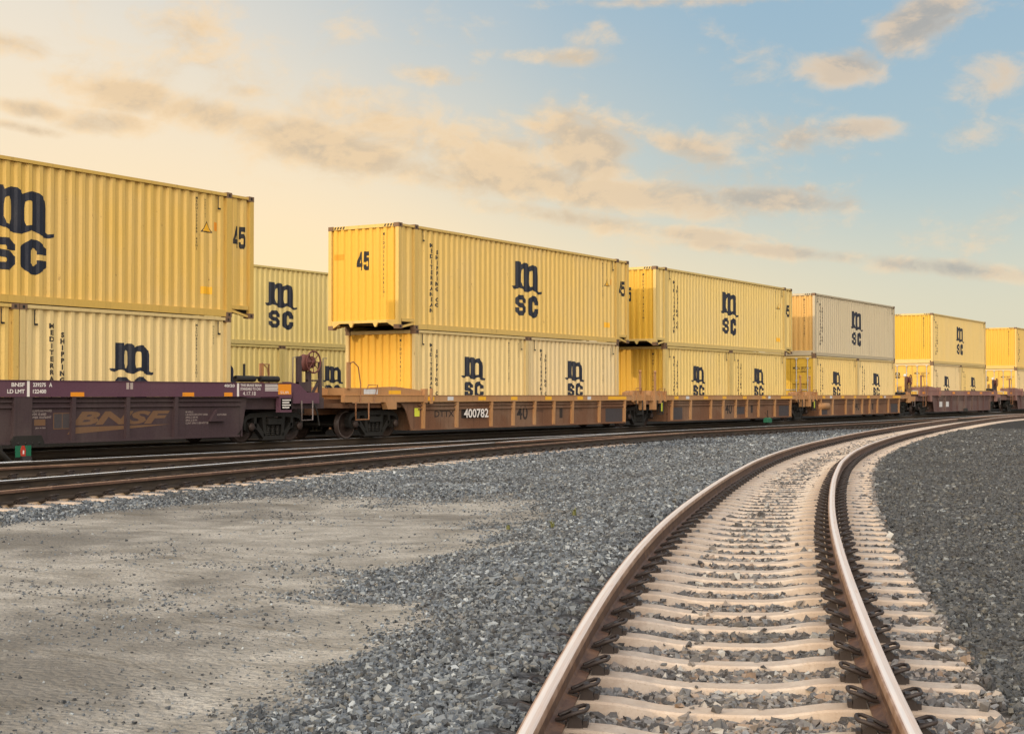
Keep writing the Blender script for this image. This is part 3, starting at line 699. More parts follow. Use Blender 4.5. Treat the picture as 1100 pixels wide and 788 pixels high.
d4 = ([(.60, 0), (.60, .2), (0, .2), (0, .36), (.50, 1), (.86, 1), (.86, .36), (1, .36), (1, .2), (.86, .2), (.86, 0)], [(.60, .36), (.60, .70), (.27, .36)])
d5 = ([(0, .25), (.05, .09), (.22, 0), (.76, 0), (1, .14), (1, .52), (.78, .66), (.42, .66), (.34, .62), (.36, .83), (.95, .83), (.95, 1), (.08, 1), (.02, .46), (.29, .46), (.38, .51), (.62, .51), (.70, .46), (.70, .2), (.62, .15), (.4, .15), (.31, .2), (.31, .25)],)
NUM45 = join([fit(poly_2d(d4, 0.035), 0, 0.47, 0, 1), fit(poly_2d(d5, 0.035), 0.55, 1.0, 0, 1)])

def on_wall(vf, breaks, depth, put):
    """cut flat lettering along the corrugation and press it onto the wall; put(u, v, d) -> 3D point"""
    bm = bmesh.new(); vs = [bm.verts.new((x, y, 0)) for x, y in vf[0]]
    for f in vf[1]:
        try: bm.faces.new([vs[i] for i in f])
        except ValueError: pass
    if breaks is not None:
        xs = [p[0] for p in vf[0]]; lo, hi = min(xs), max(xs)
        for u in breaks:
            if lo < u < hi:
                bmesh.ops.bisect_plane(bm, geom=bm.verts[:]+bm.edges[:]+bm.faces[:], plane_co=(u, 0, 0), plane_no=(1, 0, 0), dist=1e-5)
    bm.verts.ensure_lookup_table()
    for v in bm.verts: v.co = put(v.co.x, v.co.y, depth(v.co.x) if depth else 0.0)
    me = bpy.data.meshes.new('lettering'); bm.to_mesh(me); bm.free(); return me

# ------------------------------------------------------------------ containers
W2 = 1.219
def corr(u0, u1, pitch, dep, sl=0.18):
    """trapezoid corrugation between u0 and u1: list of (u, depth below the outer face)"""
    n = max(1, round((u1-u0)/pitch)); p = (u1-u0)/n; out = [(u0, dep)]
    for i in range(n):
        a = u0+i*p
        out += [(a+p*(0.25-sl/2), dep), (a+p*(0.25+sl/2), 0.0), (a+p*(0.75-sl/2), 0.0), (a+p*(0.75+sl/2), dep)]
    out.append((u1, dep)); return out
def wall_mesh(name, prof, v0, v1, put, mat):
    b = MB(); vs = []
    for (u, d) in prof: vs += [put(u, v0, d), put(u, v1, d)]
    b.add(vs, [(2*i, 2*i+2, 2*i+3, 2*i+1) for i in range(len(prof)-1)])
    return b.mesh(name, mat)

COUNT = [0]
def container(label, t, z0, L, H, mats, centre_t=None, doors=False, text=True, logo=1.0, big45=False, group='yellow shipping containers', X0=-24.72, upper=False, dark=False):
    """t: middle along the train; the near side faces +X"""
    COUNT[0] += 1
    base, endc = mats
    seed = COUNT[0]*1.37
    vr = random.Random(COUNT[0]*17); wv, fv = 0.32+0.40*vr.random(), 0.12+0.30*vr.random()
    wm = paint('container_paint', base, wv, 0.3+0.5*vr.random(), 0.55, dirt=tuple(c*0.45 for c in base), rustc=(0.13, 0.05, 0.02), fade=fv, seed=seed)
    em = paint('container_end_paint', endc, 0.38, 0.25, 0.55, dirt=tuple(c*0.4 for c in endc), rustc=(0.13, 0.05, 0.02), fade=0.08, seed=seed+0.5)
    fm = paint('container_frame_paint', tuple(c*0.88 for c in base), 0.6, 0.9, 0.55, dirt=tuple(c*0.35 for c in base), rustc=(0.11, 0.04, 0.018), fade=0.15, seed=seed+0.8)
    cm = paint('corner_casting_paint', (0.16, 0.095, 0.055), 0.6, 0.5, 0.6, fade=0.1, seed=seed)
    o = empty('shipping_container', (X0, t, z0)); tag(o, label, 'shipping container', group)
    h = L/2; p40 = 12.192/2 if L > 13 else h
    zb, zt_ = 0.17, H-0.085
    near_put = lambda d0: (lambda u, v, d: (W2-d0-d, u, v))
    # frame: posts, top and bottom rails
    b = MB()
    posts = [-h, h] + ([-p40, p40] if L > 13 else [])
    for sx in (1, -1):
        xo, xi = sx*W2, sx*(W2-0.11)
        for e in (-1, 1):
            y0 = e*h; b.box(xo, xi, y0, y0-e*0.13, 0.118, H-0.118)
            if L > 13: b.box(xo, xi, e*(p40+0.005), e*(p40-0.165), 0.118, H-0.118)
        y40 = p40-0.165 if L > 13 else h-0.18
        b.box(sx*(W2-0.012), sx*(W2-0.10), -y40, y40, 0.012, 0.165)
        b.box(sx*(W2-0.003), sx*(W2-0.10), -y40, y40, H-0.082, H-0.012)
        if L > 13:
            for e in (-1, 1):
                b.box(sx*(W2-0.012), sx*(W2-0.10), e*(p40+0.007), e*(h-0.18), 0.20, 0.29)
                b.prism([(e*(p40+0.006), 0.20), (e*(p40+0.006), 0.13), (e*(h-0.18), 0.02), (e*(h-0.18), 0.07)], 'x', sx*(W2-0.02), sx*(W2-0.08))
                b.box(sx*(W2-0.003), sx*(W2-0.10), e*(p40+0.007), e*(h-0.18), H-0.082, H-0.022)
    for e in (-1, 1):
        ye = e*h
        b.box(-(W2-0.18), W2-0.18, ye-e*0.004, ye-e*0.10, H-0.105, H-0.010)
        b.box(-(W2-0.112), W2-0.112, ye-e*0.006, ye-e*0.09, 0.17, 0.245)
        if L > 13:
            for x in (-0.42, 0.42): b.prism([(x-0.085, 0.169), (x+0.085, 0.169), (x+0.02, 0.06), (x-0.02, 0.06)], 'y', ye-e*0.008, ye-e*0.06)
            for sx in (-1, 1): b.prism([(sx*(W2-0.112), 0.169), (sx*(W2-0.40), 0.169), (sx*(W2-0.112), 0.02)], 'y', ye-e*0.008, ye-e*0.08)
        elif not (doors and e == -1):
            b.box(-(W2-0.18), W2-0.18, ye-e*0.008, ye-e*0.08, 0.02, 0.168)
    b.build('frame', fm, o)
    # floor pan, dark from below
    b = MB(); b.box(-(W2-0.12), W2-0.12, -(h-0.12), h-0.12, 0.13, 0.20); b.build('floor', M['underside'], o)
    b = MB(); n = int(L/0.35); ys_ = np.linspace(-(h-0.11), h-0.11, 2*n)
    vs = []
    for i, y in enumerate(ys_): d = 0.02*((i//1) % 2); vs += [(-(W2-0.10), y, H-0.022-d), (W2-0.10, y, H-0.022-d)]
    b.add(vs, [(2*i, 2*i+1, 2*i+3, 2*i+2) for i in range(2*n-1)]); b.build('roof', wm, o)
    # corner castings
    ends = [(-h, 1), (h, -1)]
    for sx in (1, -1):
        for (ye, e) in ends:
            for (za, zb2) in ((0, 0.118), (H-0.118, H)):
                b = MB(); b.box(sx*(W2+0.004), sx*(W2-0.162), ye-e*0.004, ye+e*0.178, za, zb2)
                b.box(sx*(W2+0.0065), sx*(W2+0.003), ye+e*0.055, ye+e*0.115, za+0.028, za+0.09, 1); b.build('corner_casting', [cm, M['underside']], o)
            if L > 13:
                y4 = -p40 if ye < 0 else p40
                for (za, zb2) in ((0, 0.117), (H-0.117, H+0.012)):
                    b = MB(); b.box(sx*(W2+0.004), sx*(W2-0.162), y4-e*0.006, y4+e*0.17, za, zb2)
                    b.box(sx*(W2+0.0065), sx*(W2+0.003), y4+e*0.05, y4+e*0.11, za+0.028, za+0.09, 1); b.build('corner_casting', [cm, M['underside']], o)
    # long sides
    inset = 0.034; dep = 0.046
    for sx in (1, -1):
        spans = [(-(p40-0.165) if L > 13 else -(h-0.13), (p40-0.165) if L > 13 else (h-0.13))]
        prof = corr(spans[0][0], spans[0][1], 0.278, dep)
        put = (lambda u, v, d: (W2-inset-d, u, v)) if sx > 0 else (lambda u, v, d: (-(W2-inset-d), -u, v))
        w = link('side_wall', wall_mesh('side_wall', prof, zb-0.012, zt_+0.01, put, wm), o)
        if L > 13:
            for e in (-1, 1):
                b = MB()
                a, c_ = sorted((e*(p40+0.004), e*(h-0.12)))
                pr = corr(a, c_, 0.26, dep); vs = []
                for (u, d) in pr: vs += [put(u if sx > 0 else u, 0.28, d), put(u, zt_+0.01, d)]
                b.add(vs, [(2*i, 2*i+2, 2*i+3, 2*i+1) for i in range(len(pr)-1)])
                b.build('extension_wall', wm, o)
        if sx > 0:
            br = [p[0] for p in prof]; us = np.array(br); ds = np.array([p[1] for p in prof])
            dpt = lambda u: float(np.interp(u, us, ds))
            lift = lambda e: (lambda u, v, d: (W2-inset-d+e, u, v))
            if logo:
                lw, lh = (1.80, 1.72) if logo == 1.0 else (1.28, 1.22)
                zc = 1.46 if logo == 1.0 else 1.285
                if H > 2.7 and logo != 1.0: zc = 1.55
                l = on_wall(fit(LOGO, -lw/2, lw/2, zc-lh/2, zc+lh/2), br, dpt, lift(0.004)); l.materials.append(M['navy']); link('logo', l, w)
            if text:
                npit = round((spans[0][1]-spans[0][0])/0.278); pit = (spans[0][1]-spans[0][0])/npit
                snap = lambda u: spans[0][0]+(round((u-spans[0][0])/pit-0.5)+0.5)*pit
                x0 = snap(spans[0][0]+(0.62 if L > 13 else 0.74))
                if logo != 1.0: vsz, top = 0.125, H-0.36
                else: vsz, top = 0.142, H-0.44
                a = text_2d('MEDITERRANEAN', 0.04, 0, True); ymax = max(p[1] for p in a[0])
                bt = text_2d('SHIPPING CO', 0.055, 0, True); ymb = max(p[1] for p in bt[0])
                k = vsz/1.33
                k2 = k*0.98
                parts = [place(a, x0, top-ymax*k, k*1.25, k), place(bt, x0+pit, top-0.17-ymb*k2, k2*1.2, k2)]
                xr = spans[0][1]
                sid = ('MSCU%07d' if L < 13 else 'MEDU%07d') % ((COUNT[0]*7919*131) % 9999999)
                ct = text_2d(sid+' '+('22G1' if L < 7 else '45G1'), 0.02, 0, True); k3 = 0.060; ymc = max(p[1] for p in ct[0])
                parts.append(place(ct, snap(xr-1.05 if L > 7 else xr-0.86), H-0.20-ymc*k3*0.9, k3*1.1, k3*0.9))
                cs = text_2d(sid[:7], 0.0, 0, True); ymd = max(p[1] for p in cs[0]); parts.append(place(cs, snap(xr-0.70 if L > 7 else xr-0.55), H-0.22-ymd*0.045, 0.045, 0.045))
                l = on_wall(join(parts), br, dpt, lift(0.004)); l.materials.append(M['black_letter']); link('lettering', l, w)
                # tie-down eyes
                for u in (spans[0][0]+0.22, spans[0][1]-0.30):
                    b = MB(); b.box(W2-0.012, W2-0.002, u, u+0.02, H-0.40, H-0.11); b.box(W2-0.012, W2-0.002, u, u+0.09, H-0.42, H-0.38)
                    b.build('lifting_eye', M['iron'], w)
            if L > 13:
                # height warning triangle and stickers near the right end
                q = [(-0.17, 0), (0.17, 0), (0, 0.30)]
                u0 = spans[0][1]-0.62
                l = on_wall(([(u0+a_, H-0.98+b_) for a_, b_ in q], [(0, 1, 2)]), br, dpt, lift(0.004)); l.materials.append(M['black_letter']); link('triangle_border', l, w)
                l = on_wall(([(u0+a_*0.8, H-0.955+b_*0.8) for a_, b_ in q], [(0, 1, 2)]), br, dpt, lift(0.007)); l.materials.append(M['yellow_sticker']); link('warning_triangle', l, w)
                l = on_wall(([(u0+0.22, H-0.92), (u0+0.36, H-0.92), (u0+0.36, H-0.72), (u0+0.22, H-0.72)], [(0, 1, 2, 3)]), br, dpt, lift(0.004)); l.materials.append(M['orange_sticker']); link('sticker', l, w)
                l = on_wall(([(u0-0.17, 0.50), (u0+0.17, 0.50), (u0+0.17, 0.67), (u0-0.17, 0.67)], [(0, 1, 2, 3)]), br, dpt, lift(0.004)); l.materials.append(M['yellow_sticker']); link('sticker', l, w)
                q = NUM45
                e0 = p40+0.16
                pr = corr(p40+0.004, h-0.12, 0.26, dep); pu = np.array([p[0] for p in pr]); pd = np.array([p[1] for p in pr])
                l = on_wall(fit(q, p40+0.09, p40+0.50, H-1.26, H-0.74), list(pu), lambda u: float(np.interp(u, pu, pd)), lift(0.004)); l.materials.append(M['black_letter']); link('number', l, o)
    # ends
    for e in (-1, 1):
        ye = e*h
        if doors and e == -1:
            build_doors(o, ye, H, em, COUNT[0])
            continue
        prof = corr(-(W2-0.112), W2-0.112, 0.245, 0.048, 0.13)
        pute = (lambda u, v, d, ye=ye: (u, ye+0.018+d, v)) if e < 0 else (lambda u, v, d, ye=ye: (-u, ye-0.018-d, v))
        w = link('end_wall', wall_mesh('end_wall', prof, 0.235, H-0.09, pute, em), o)
        if e < 0:
            br = [p[0] for p in prof]; us = np.array(br); ds = np.array([p[1] for p in prof])
            dpt = lambda u: float(np.interp(u, us, ds)); lf = lambda u, v, d: (u, ye+0.018+d-0.004, v)
            parts = []
            if L > 13 and upper: parts.append(fit(NUM45, -0.23, 0.20, H-1.26, H-0.74))
            sid = 'MEDU%07d' % ((COUNT[0]*104729) % 9999999)
            ct = text_2d(sid+'45G1', 0.012, 0, True); k3 = 0.085; ymc = max(p[1] for p in ct[0]); parts.append(place(ct, 0.69, H-0.25-ymc*k3, k3*1.15, k3))
            l = on_wall(join(parts), br, dpt, lf); l.materials.append(M['black_letter']); link('lettering', l, w)
            if L > 13 and big45:
                l = on_wall(([(-1.02, H-0.94), (-0.68, H-0.94), (-0.68, H-0.78), (-1.02, H-0.78)], [(0, 1, 2, 3)]), br, dpt, lf); l.materials.append(M['orange_sticker']); link('sticker', l, w)
            if upper:
                b = MB()
                for sx in (-1, 1):
                    for i in range(4):
                        x = sx*(W2-0.20-0.10*i); b.prism([(x, H-0.085), (x+0.05, H-0.085), (x+0.085, H-0.02), (x+0.035, H-0.02)], 'y', ye-0.002, ye+0.002)
                b.build('hazard_stripe', M['black_letter'], o)
    return o

def build_doors(o, ye, H, em, idx):
    for sx in (-1, 1):
        xa, xb = sorted((sx*0.012, sx*(W2-0.12)))
        b = MB(); b.box(xa, xb, ye+0.03, ye+0.07, 0.15, H-0.12)
        for k in range(4):                                          # pressed panels
            za = 0.24+k*(H-0.45)/4; b.prism([(za, ye+0.029), (za+(H-0.45)/4-0.14, ye+0.029), (za+(H-0.45)/4-0.17, ye+0.008), (za+0.03, ye+0.008)], 'x', xa+0.10, xb-0.10) if False else b.box(xa+0.09, xb-0.09, ye+0.012, ye+0.0295, za, za+(H-0.45)/4-0.11)
        d = b.build('door', em, o)
        for fx in (0.28, 0.78):
            x = sx*fx*(W2-0.12)
            b = MB(); b.tube([(x, ye-0.018, 0.11), (x, ye-0.018, H-0.09)], 0.020, 8)
            for z in (0.12, H-0.16): b.box(x-0.055, x+0.055, ye-0.034, ye+0.010, z, z+0.07)
            for z in (0.55, H*0.55, H-0.6): b.box(x-0.045, x+0.045, ye-0.02, ye+0.011, z, z+0.05)
            b.build('lock_rod', M['galv'], d)
            b = MB(); b.box(x-0.03, x+sx*-0.32, ye-0.050, ye-0.038, 1.0, 1.04); b.build('handle', M['galv'], d)
        if sx > 0:
            parts = [fit(text_2d('MEDU 202716 0', 0.02), 0.14, 1.0, H-0.62, H-0.50), fit(text_2d('22G1', 0.02), 0.5, 0.78, H-0.76, H-0.66)]
            parts += [place(text_2d(w, 0.0), 0.14, H-1.35-i*0.12, 0.065, 0.065) for i, w in enumerate(('M.G.W.  30.480 KG', 'TARE     2.220 KG', 'NET     28.260 KG', 'CU.CAP.  33.2 CU.M'))]
        else:
            parts = [fit(LOGO, -1.02, -0.66, H-0.86, H-0.5)]
        l = on_wall(join(parts), None, None, lambda u, v, dd: (u, ye+0.0085, v)); l.materials.append(M['black_letter']); link('lettering', l, d)
        if sx < 0:
            b = MB(); b.lathe([(0, 0.0), (0.002, 0.085), (0.012, 0.085)], (-0.42, ye+0.006, H-0.68), 'y', 18); b.build('round_tag', M['white_sticker'], d)

YEL = dict(far=((0.64, 0.51, 0.19), (0.60, 0.40, 0.08)), gold=((0.64, 0.42, 0.10), (0.62, 0.37, 0.045)), yellow=((0.66, 0.455, 0.135), (0.62, 0.365, 0.045)), lemon=((0.66, 0.49, 0.175), (0.58, 0.35, 0.040)),
           cream=((0.68, 0.52, 0.235), (0.64, 0.37, 0.045)), pale=((0.66, 0.515, 0.27), (0.60, 0.38, 0.07)), grey=((0.49, 0.42, 0.285), (0.52, 0.32, 0.10)), butter=((0.68, 0.50, 0.19), (0.56, 0.36, 0.04)))
C1, C2, C3, C4, C5, C6 = 19.48, 39.03, 54.9, 70.75, 90.14, 110.9
ZL, ZU = 0.36, 2.951       # floor of the wells; top of the lower boxes
HC, SC = 2.896, 2.591
UG, LG = 'upper containers of the double stack train', 'lower containers sunk in the well cars'
container('golden 45 foot container at far left, cut by the frame, stacked over the plum car', C1, ZU, 13.716, HC, YEL['gold'], upper=True, big45=True, group=UG)
container('yellow 45 foot container with its sunlit orange end, second stack from the left', C2, ZU, 13.716, HC, YEL['yellow'], upper=True, big45=True, group=UG)
container('lemon 45 foot container whose end is half shaded, third stack from the left', C3, ZU, 13.716, HC, YEL['lemon'], upper=True, group=UG)
container('faded greyish beige upper container with navy logo, fourth stack from the left', C4, ZU, 12.192, HC, YEL['grey'], upper=True, group=UG)
container('butter yellow upper container over the faded plum car, fifth stack from the left', C5, ZU, 12.192, HC, YEL['butter'], upper=True, group=UG)
container('last upper container at the right edge with deep yellow end wall', C6, ZU, 12.192, HC, YEL['yellow'], upper=True, group=UG)
lows = [(C1, 'yellow', 'cream', 'sliver of a yellow short container at the left edge in the plum car', 'cream short container with navy logo in the plum car at left', False),
        (C2, 'cream', 'pale', 'pale yellow short container with sunlit orange end in the brown car numbered 400782', 'pale beige short container at the right half of the brown car numbered 400782', False),
        (C3, 'lemon', 'lemon', 'yellow short container with shaded brown end in the second brown car', 'yellow short container at the right half of the second brown car', False),
        (C4, 'butter', 'cream', 'yellow short container with door end under the greyish container, left half', 'yellow short container under the greyish container, right half', True),
        (C5, 'pale', 'butter', 'pale short container with round white door tag in the faded plum car', 'yellow short container at the right half of the faded plum car', True),
        (C6, 'pale', 'cream', 'pale short container with doors at the right edge of the frame', 'short container beyond the right edge in the last car', True)]
for c, ka, kb, la, lb, dr in lows:
    container(la, c-3.045, ZL, 6.058, SC, YEL[ka], doors=dr, logo=0.7, group=LG)
    container(lb, c+3.045, ZL, 6.058, SC, YEL[kb], logo=0.7, group=LG)
# a second train on the track beyond
BT = 41.35
container('yellow container high on the train beyond, framed in the gap between stacks', BT, ZU, 12.192, HC, YEL['far'], text=False, X0=-36.72, group='containers of the train beyond')
container('lower short container of the train beyond, its left half', BT-3.045, ZL, 6.058, SC, YEL['far'], text=False, logo=0.7, X0=-36.72, group='containers of the train beyond')
container('lower short container of the train beyond with half hidden logo', BT+3.045, ZL, 6.058, SC, YEL['far'], text=False, logo=0.7, X0=-36.72, group='containers of the train beyond')

# ------------------------------------------------------------------ well cars
def wheel_bm(x, y, r=0.36):
    b = MB(); s_ = 1 if x > 0 else -1
    prof = [(-0.055, 0.0), (-0.055, 0.085), (-0.020, 0.10), (-0.012, r*0.80), (-0.055, r*0.84), (-0.055, r+0.028), (-0.030, r+0.026), (-0.018, r+0.003), (0.070, r-0.004), (0.070, r*0.86), (0.022, r*0.80), (0.010, 0.12), (0.075, 0.095), (0.075, 0.0)]
    prof = [(p[0]*s_, p[1]) for p in prof]
    if s_ < 0: prof = prof[::-1]
    b.lathe(prof, (x, y, r), 'x', 32); return b
def side_frame(xc, y):
    """cast side frame of a freight truck"""
    b = MB(); x0, x1 = xc-0.075, xc+0.075
    def strip(pts_a, pts_b):
        for i in range(len(pts_a)-1):
            b.prism([pts_a[i], pts_a[i+1], pts_b[i+1], pts_b[i]], 'x', x0, x1)
    top = [(-1.10, 0.50), (-1.02, 0.63), (-0.86, 0.70), (-0.3, 0.73), (0.3, 0.73), (0.86, 0.70), (1.02, 0.63), (1.10, 0.50)]
    low = [(-1.00, 0.48), (-0.95, 0.55), (-0.83, 0.585), (-0.3, 0.61), (0.3, 0.61), (0.83, 0.585), (0.95, 0.55), (1.00, 0.48)]
    strip([(y+p[0], p[1]) for p in top], [(y+p[0], p[1]) for p in low])
    for s_ in (-1, 1):
        Q = lambda pts: b.prism([(y+s_*p[0], p[1]) for p in pts], 'x', x0+0.004, x1-0.004)
        Q([(1.10, 0.50), (1.00, 0.49), (0.98, 0.30), (1.06, 0.30)])
        Q([(0.72, 0.59), (0.62, 0.60), (0.62, 0.30), (0.72, 0.36)])           # pedestal leg
        Q([(0.70, 0.44), (0.62, 0.32), (0.34, 0.055), (0.30, 0.16), (0.58, 0.46)])
        Q([(0.42, 0.605), (0.30, 0.61), (0.26, 0.15), (0.36, 0.15)])           # column guide
        b.box(x0-0.02, x1+0.035, y+s_*0.885-0.10, y+s_*0.885+0.10, 0.27, 0.47)
    b.prism([(y-0.42, 0.05), (y+0.42, 0.05), (y+0.34, 0.155), (y-0.34, 0.155)], 'x', x0, x1)
    return b
def springs(xc, y):
    b = MB()
    for dy in (-0.17, 0.0, 0.17):
        for k in range(5): b.lathe([(-0.017, 0.045), (-0.010, 0.068), (0.010, 0.068), (0.017, 0.045)], (xc+0.02, y+dy, 0.19+k*0.046), 'z', 12)
        b.lathe([(0.0, 0.001), (0.0, 0.045), (0.24, 0.045), (0.24, 0.001)], (xc+0.02, y+dy, 0.165), 'z', 10)
    b.box(xc-0.10, xc+0.14, y-0.27, y+0.27, 0.425, 0.56)
    return b
def truck(parent, y, mat=None):
    t = MB(); t.box(-1.0, 1.0, y-0.19, y+0.19, 0.40, 0.60); t.box(-0.35, 0.35, y-0.35, y+0.35, 0.60, 0.72)
    tr = t.build('truck', M['iron'], parent)
    for s_ in (-1, 1):
        side_frame(s_*0.99, y).build('side_frame', M['iron'], tr)
        springs(s_*0.99, y).build('spring_group', M['iron'], tr)
        for d in (-0.885, 0.885):
            wheel_bm(s_*0.755, y+d).build('wheel', M['wheel'], tr)
            b = MB(); b.lathe([(0.0, 0.001), (0.0, 0.10), (0.05, 0.10), (0.075, 0.055), (0.075, 0.001)] if s_ > 0 else [(-0.075, 0.001), (-0.075, 0.055), (-0.05, 0.10), (0.0, 0.10), (0.0, 0.001)], (s_*1.10, y+d, 0.37), 'x', 16)
            b.build('bearing_cap', M['wheel'], tr)
    for d in (-0.885, 0.885):
        b = MB(); b.tube([(-0.9, y+d, 0.36), (0.9, y+d, 0.36)], 0.075, 12); b.build('axle', M['iron'], tr)
    return tr
M['wheel'] = paint('rusty_wheel_steel', (0.040, 0.026, 0.022), 0.6, 0.5, 0.55, dirt=(0.03, 0.024, 0.02), rustc=(0.075, 0.03, 0.018), fade=0.06)

def decal(parent, name, vf, xo, mat):
    l = on_wall(vf, None, None, lambda u, v, d: (xo, u, v)); l.materials.append(mat); return link(name, l, parent)
def rect(u0, u1, v0, v1): return ([(u0, v0), (u1, v0), (u1, v1), (u0, v1)], [(0, 1, 2, 3)])
def rail_loop(parent, name, pts, mat, r=0.016):
    b = MB(); b.tube(pts, r, 7); return b.build(name, mat, parent)

def well_car(label, c, body, sill, zs0, zs1, ribs, ends, pads=None, X0=-24.72, group='double stack well cars', lite=False):
    """c: centre along the train; ends = (start, finish), each 'shared' (articulated) or 'platform' """
    o = empty('well_car', (X0, c, 0)); tag(o, label, 'rail car', group)
    y0, y1 = (-6.05, 6.05); zb = 0.17; xs = 1.40
    ye0 = -6.35; ye1 = 6.35
    for sx in (1, -1):
        b = MB()
        if ends[0] == 'platform': p0 = [(-7.20, zs0-0.005), (-6.95, zs0-0.06), (-6.75, 0.70), (-6.60, 0.40), (-6.52, zb)]
        else: p0 = [(-6.25, zs0-0.005), (-6.25, zb)]
        if ends[1] == 'platform': p1 = [(6.05, zb), (6.28, 0.36), (6.42, zs0-0.10), (6.42, zs0-0.005)]
        else: p1 = [(6.25, zb), (6.25, zs0-0.005)]
        b.prism(p0+p1, 'x', sx*xs, sx*(xs-0.035))
        w = b.build('side_wall', body, o)
        b = MB(); b.box(sx*(xs+0.002), sx*(xs+0.085), -6.30 if ends[0] == 'shared' else -6.48, 6.10, zb, zb+0.045); b.build('bottom_flange', body, o)
        b = MB()                                                    # two long stiffeners under the sill
        for zz in (zs0-0.09, zs0-0.20): b.box(sx*(xs+0.001), sx*(xs+0.045), y0-0.15, y1+0.15, zz-0.018, zz+0.018)
        b.build('stiffener', body, o)
        s0 = -9.55 if ends[0] == 'platform' else -6.55; s1 = 7.95 if ends[1] == 'platform' else 6.55
        b = MB(); b.box(sx*1.5, sx*1.37, s0 if ends[0] == 'platform' else s0, s1, zs0, zs1)
        b.box(sx*1.515, sx*1.36, s0+0.02, s1-0.02, zs1, zs1+0.012)
        sl = b.build('sill', sill, o)
        for y in ribs:
            b = MB(); big = abs(y) < 0.3 and pads
            wd = 0.22 if big else 0.05
            b.prism([(xs+0.002, zs0-0.001), (1.492, zs0-0.001), (1.475, zb+0.30), (xs+0.075, zb+0.046), (xs+0.002, zb+0.046)] if sx > 0 else [(-xs-0.002, zs0-0.001), (-1.492, zs0-0.001), (-1.475, zb+0.30), (-xs-0.075, zb+0.046), (-xs-0.002, zb+0.046)], 'y', y-wd, y+wd)
            b.build('rib', body if not (sill is M['brown_sill']) else sill, o)
        if big_pad(pads): 
            b = MB(); b.prism([(-0.34, zb+0.17), (0.30, zb+0.17), (0.36, zb+0.05), (0.36, zb-0.04), (-0.42, zb-0.04), (-0.42, zb+0.08)], 'x', sx*1.478, sx*1.53)
            for k in range(4): b.lathe([(0.0, 0.02), (0.012, 0.02), (0.012, 0.001)] if sx > 0 else [(-0.012, 0.001), (-0.012, 0.02), (0.0, 0.02)], (sx*1.531, -0.27+k*0.17, zb+0.02), 'x', 8)
            b.build('jack_pad', M['iron'], o)
    b = MB(); b.box(-1.36, 1.36, y0-0.2, y1+0.2, zb+0.03, zb+0.16); b.build('floor', M['underside'], o)
    for k, e in enumerate((-1, 1)):
        b = MB(); b.box(-1.36, 1.36, e*6.28, e*6.33, zb, zs0+0.05)
        # sloping slab to the truck and draft sill
        b.box(-1.30, 1.30, e*6.34, e*(7.9 if ends[k] == 'shared' else 9.4), 0.80, zs0-0.03)
        b.box(-0.35, 0.35, e*6.34, e*(8.1 if ends[k] == 'shared' else 9.5), 0.62, 0.795)
        b.build('end_deck', body, o)
        if lite: continue
        if ends[k] == 'shared': articulated_end(o, e, zs0, zs1, body, sill)
        else: platform_end(o, e, zs0, zs1, body, sill)
    return o
def big_pad(p): return bool(p)

def articulated_end(o, e, zs0, zs1, body, sill):
    for sx in (1, -1):
        b = MB()
        b.box(sx*1.46, sx*0.95, e*6.56, e*7.70, zs0-0.02, zs1+0.015)
        b.prism([(e*6.40, zs1+0.012), (e*6.40, zs1+0.10), (e*6.75, zs1+0.17), (e*7.60, zs1+0.17), (e*7.70, zs1+0.016)], 'x', sx*1.40, sx*1.18)
        b.box(sx*1.52, sx*1.36, e*6.58, e*6.66, zs0-0.05, zs1+0.16)
        b.box(sx*1.52, sx*1.30, e*7.44, e*7.58, zs0-0.34, zs1+0.17)
        b.box(sx*1.49, sx*1.30, e*6.95, e*7.05, zs0-0.12, zs1+0.10)
        b.build('end_bracket', sill, o)
        rail_loop(o, 'stirrup', [(sx*1.50, e*6.85, zs0), (sx*1.50, e*6.85, 0.45), (sx*1.50, e*7.35, 0.45), (sx*1.50, e*7.35, zs0)], M['iron'], 0.02)
        rail_loop(o, 'grab_iron', [(sx*1.50, e*6.78, zs1+0.05), (sx*1.54, e*6.78, zs1+0.25), (sx*1.54, e*7.20, zs1+0.25), (sx*1.50, e*7.20, zs1+0.05)], M['brown_rod'], 0.014)
        b = MB(); b.box(sx*1.44, sx*1.38, e*7.30, e*7.38, zs1+0.16, zs1+0.82); b.lathe([(0, 0.001), (0, 0.05), (0.10, 0.05), (0.10, 0.001)], (sx*1.41, e*7.34, zs1+0.80), 'z', 10)
        b.build('guide_post', sill, o)
    b = MB(); b.box(-0.3, 0.3, e*7.0, e*7.92, 0.73, zs0-0.05); b.build('articulation_casting', M['iron'], o)

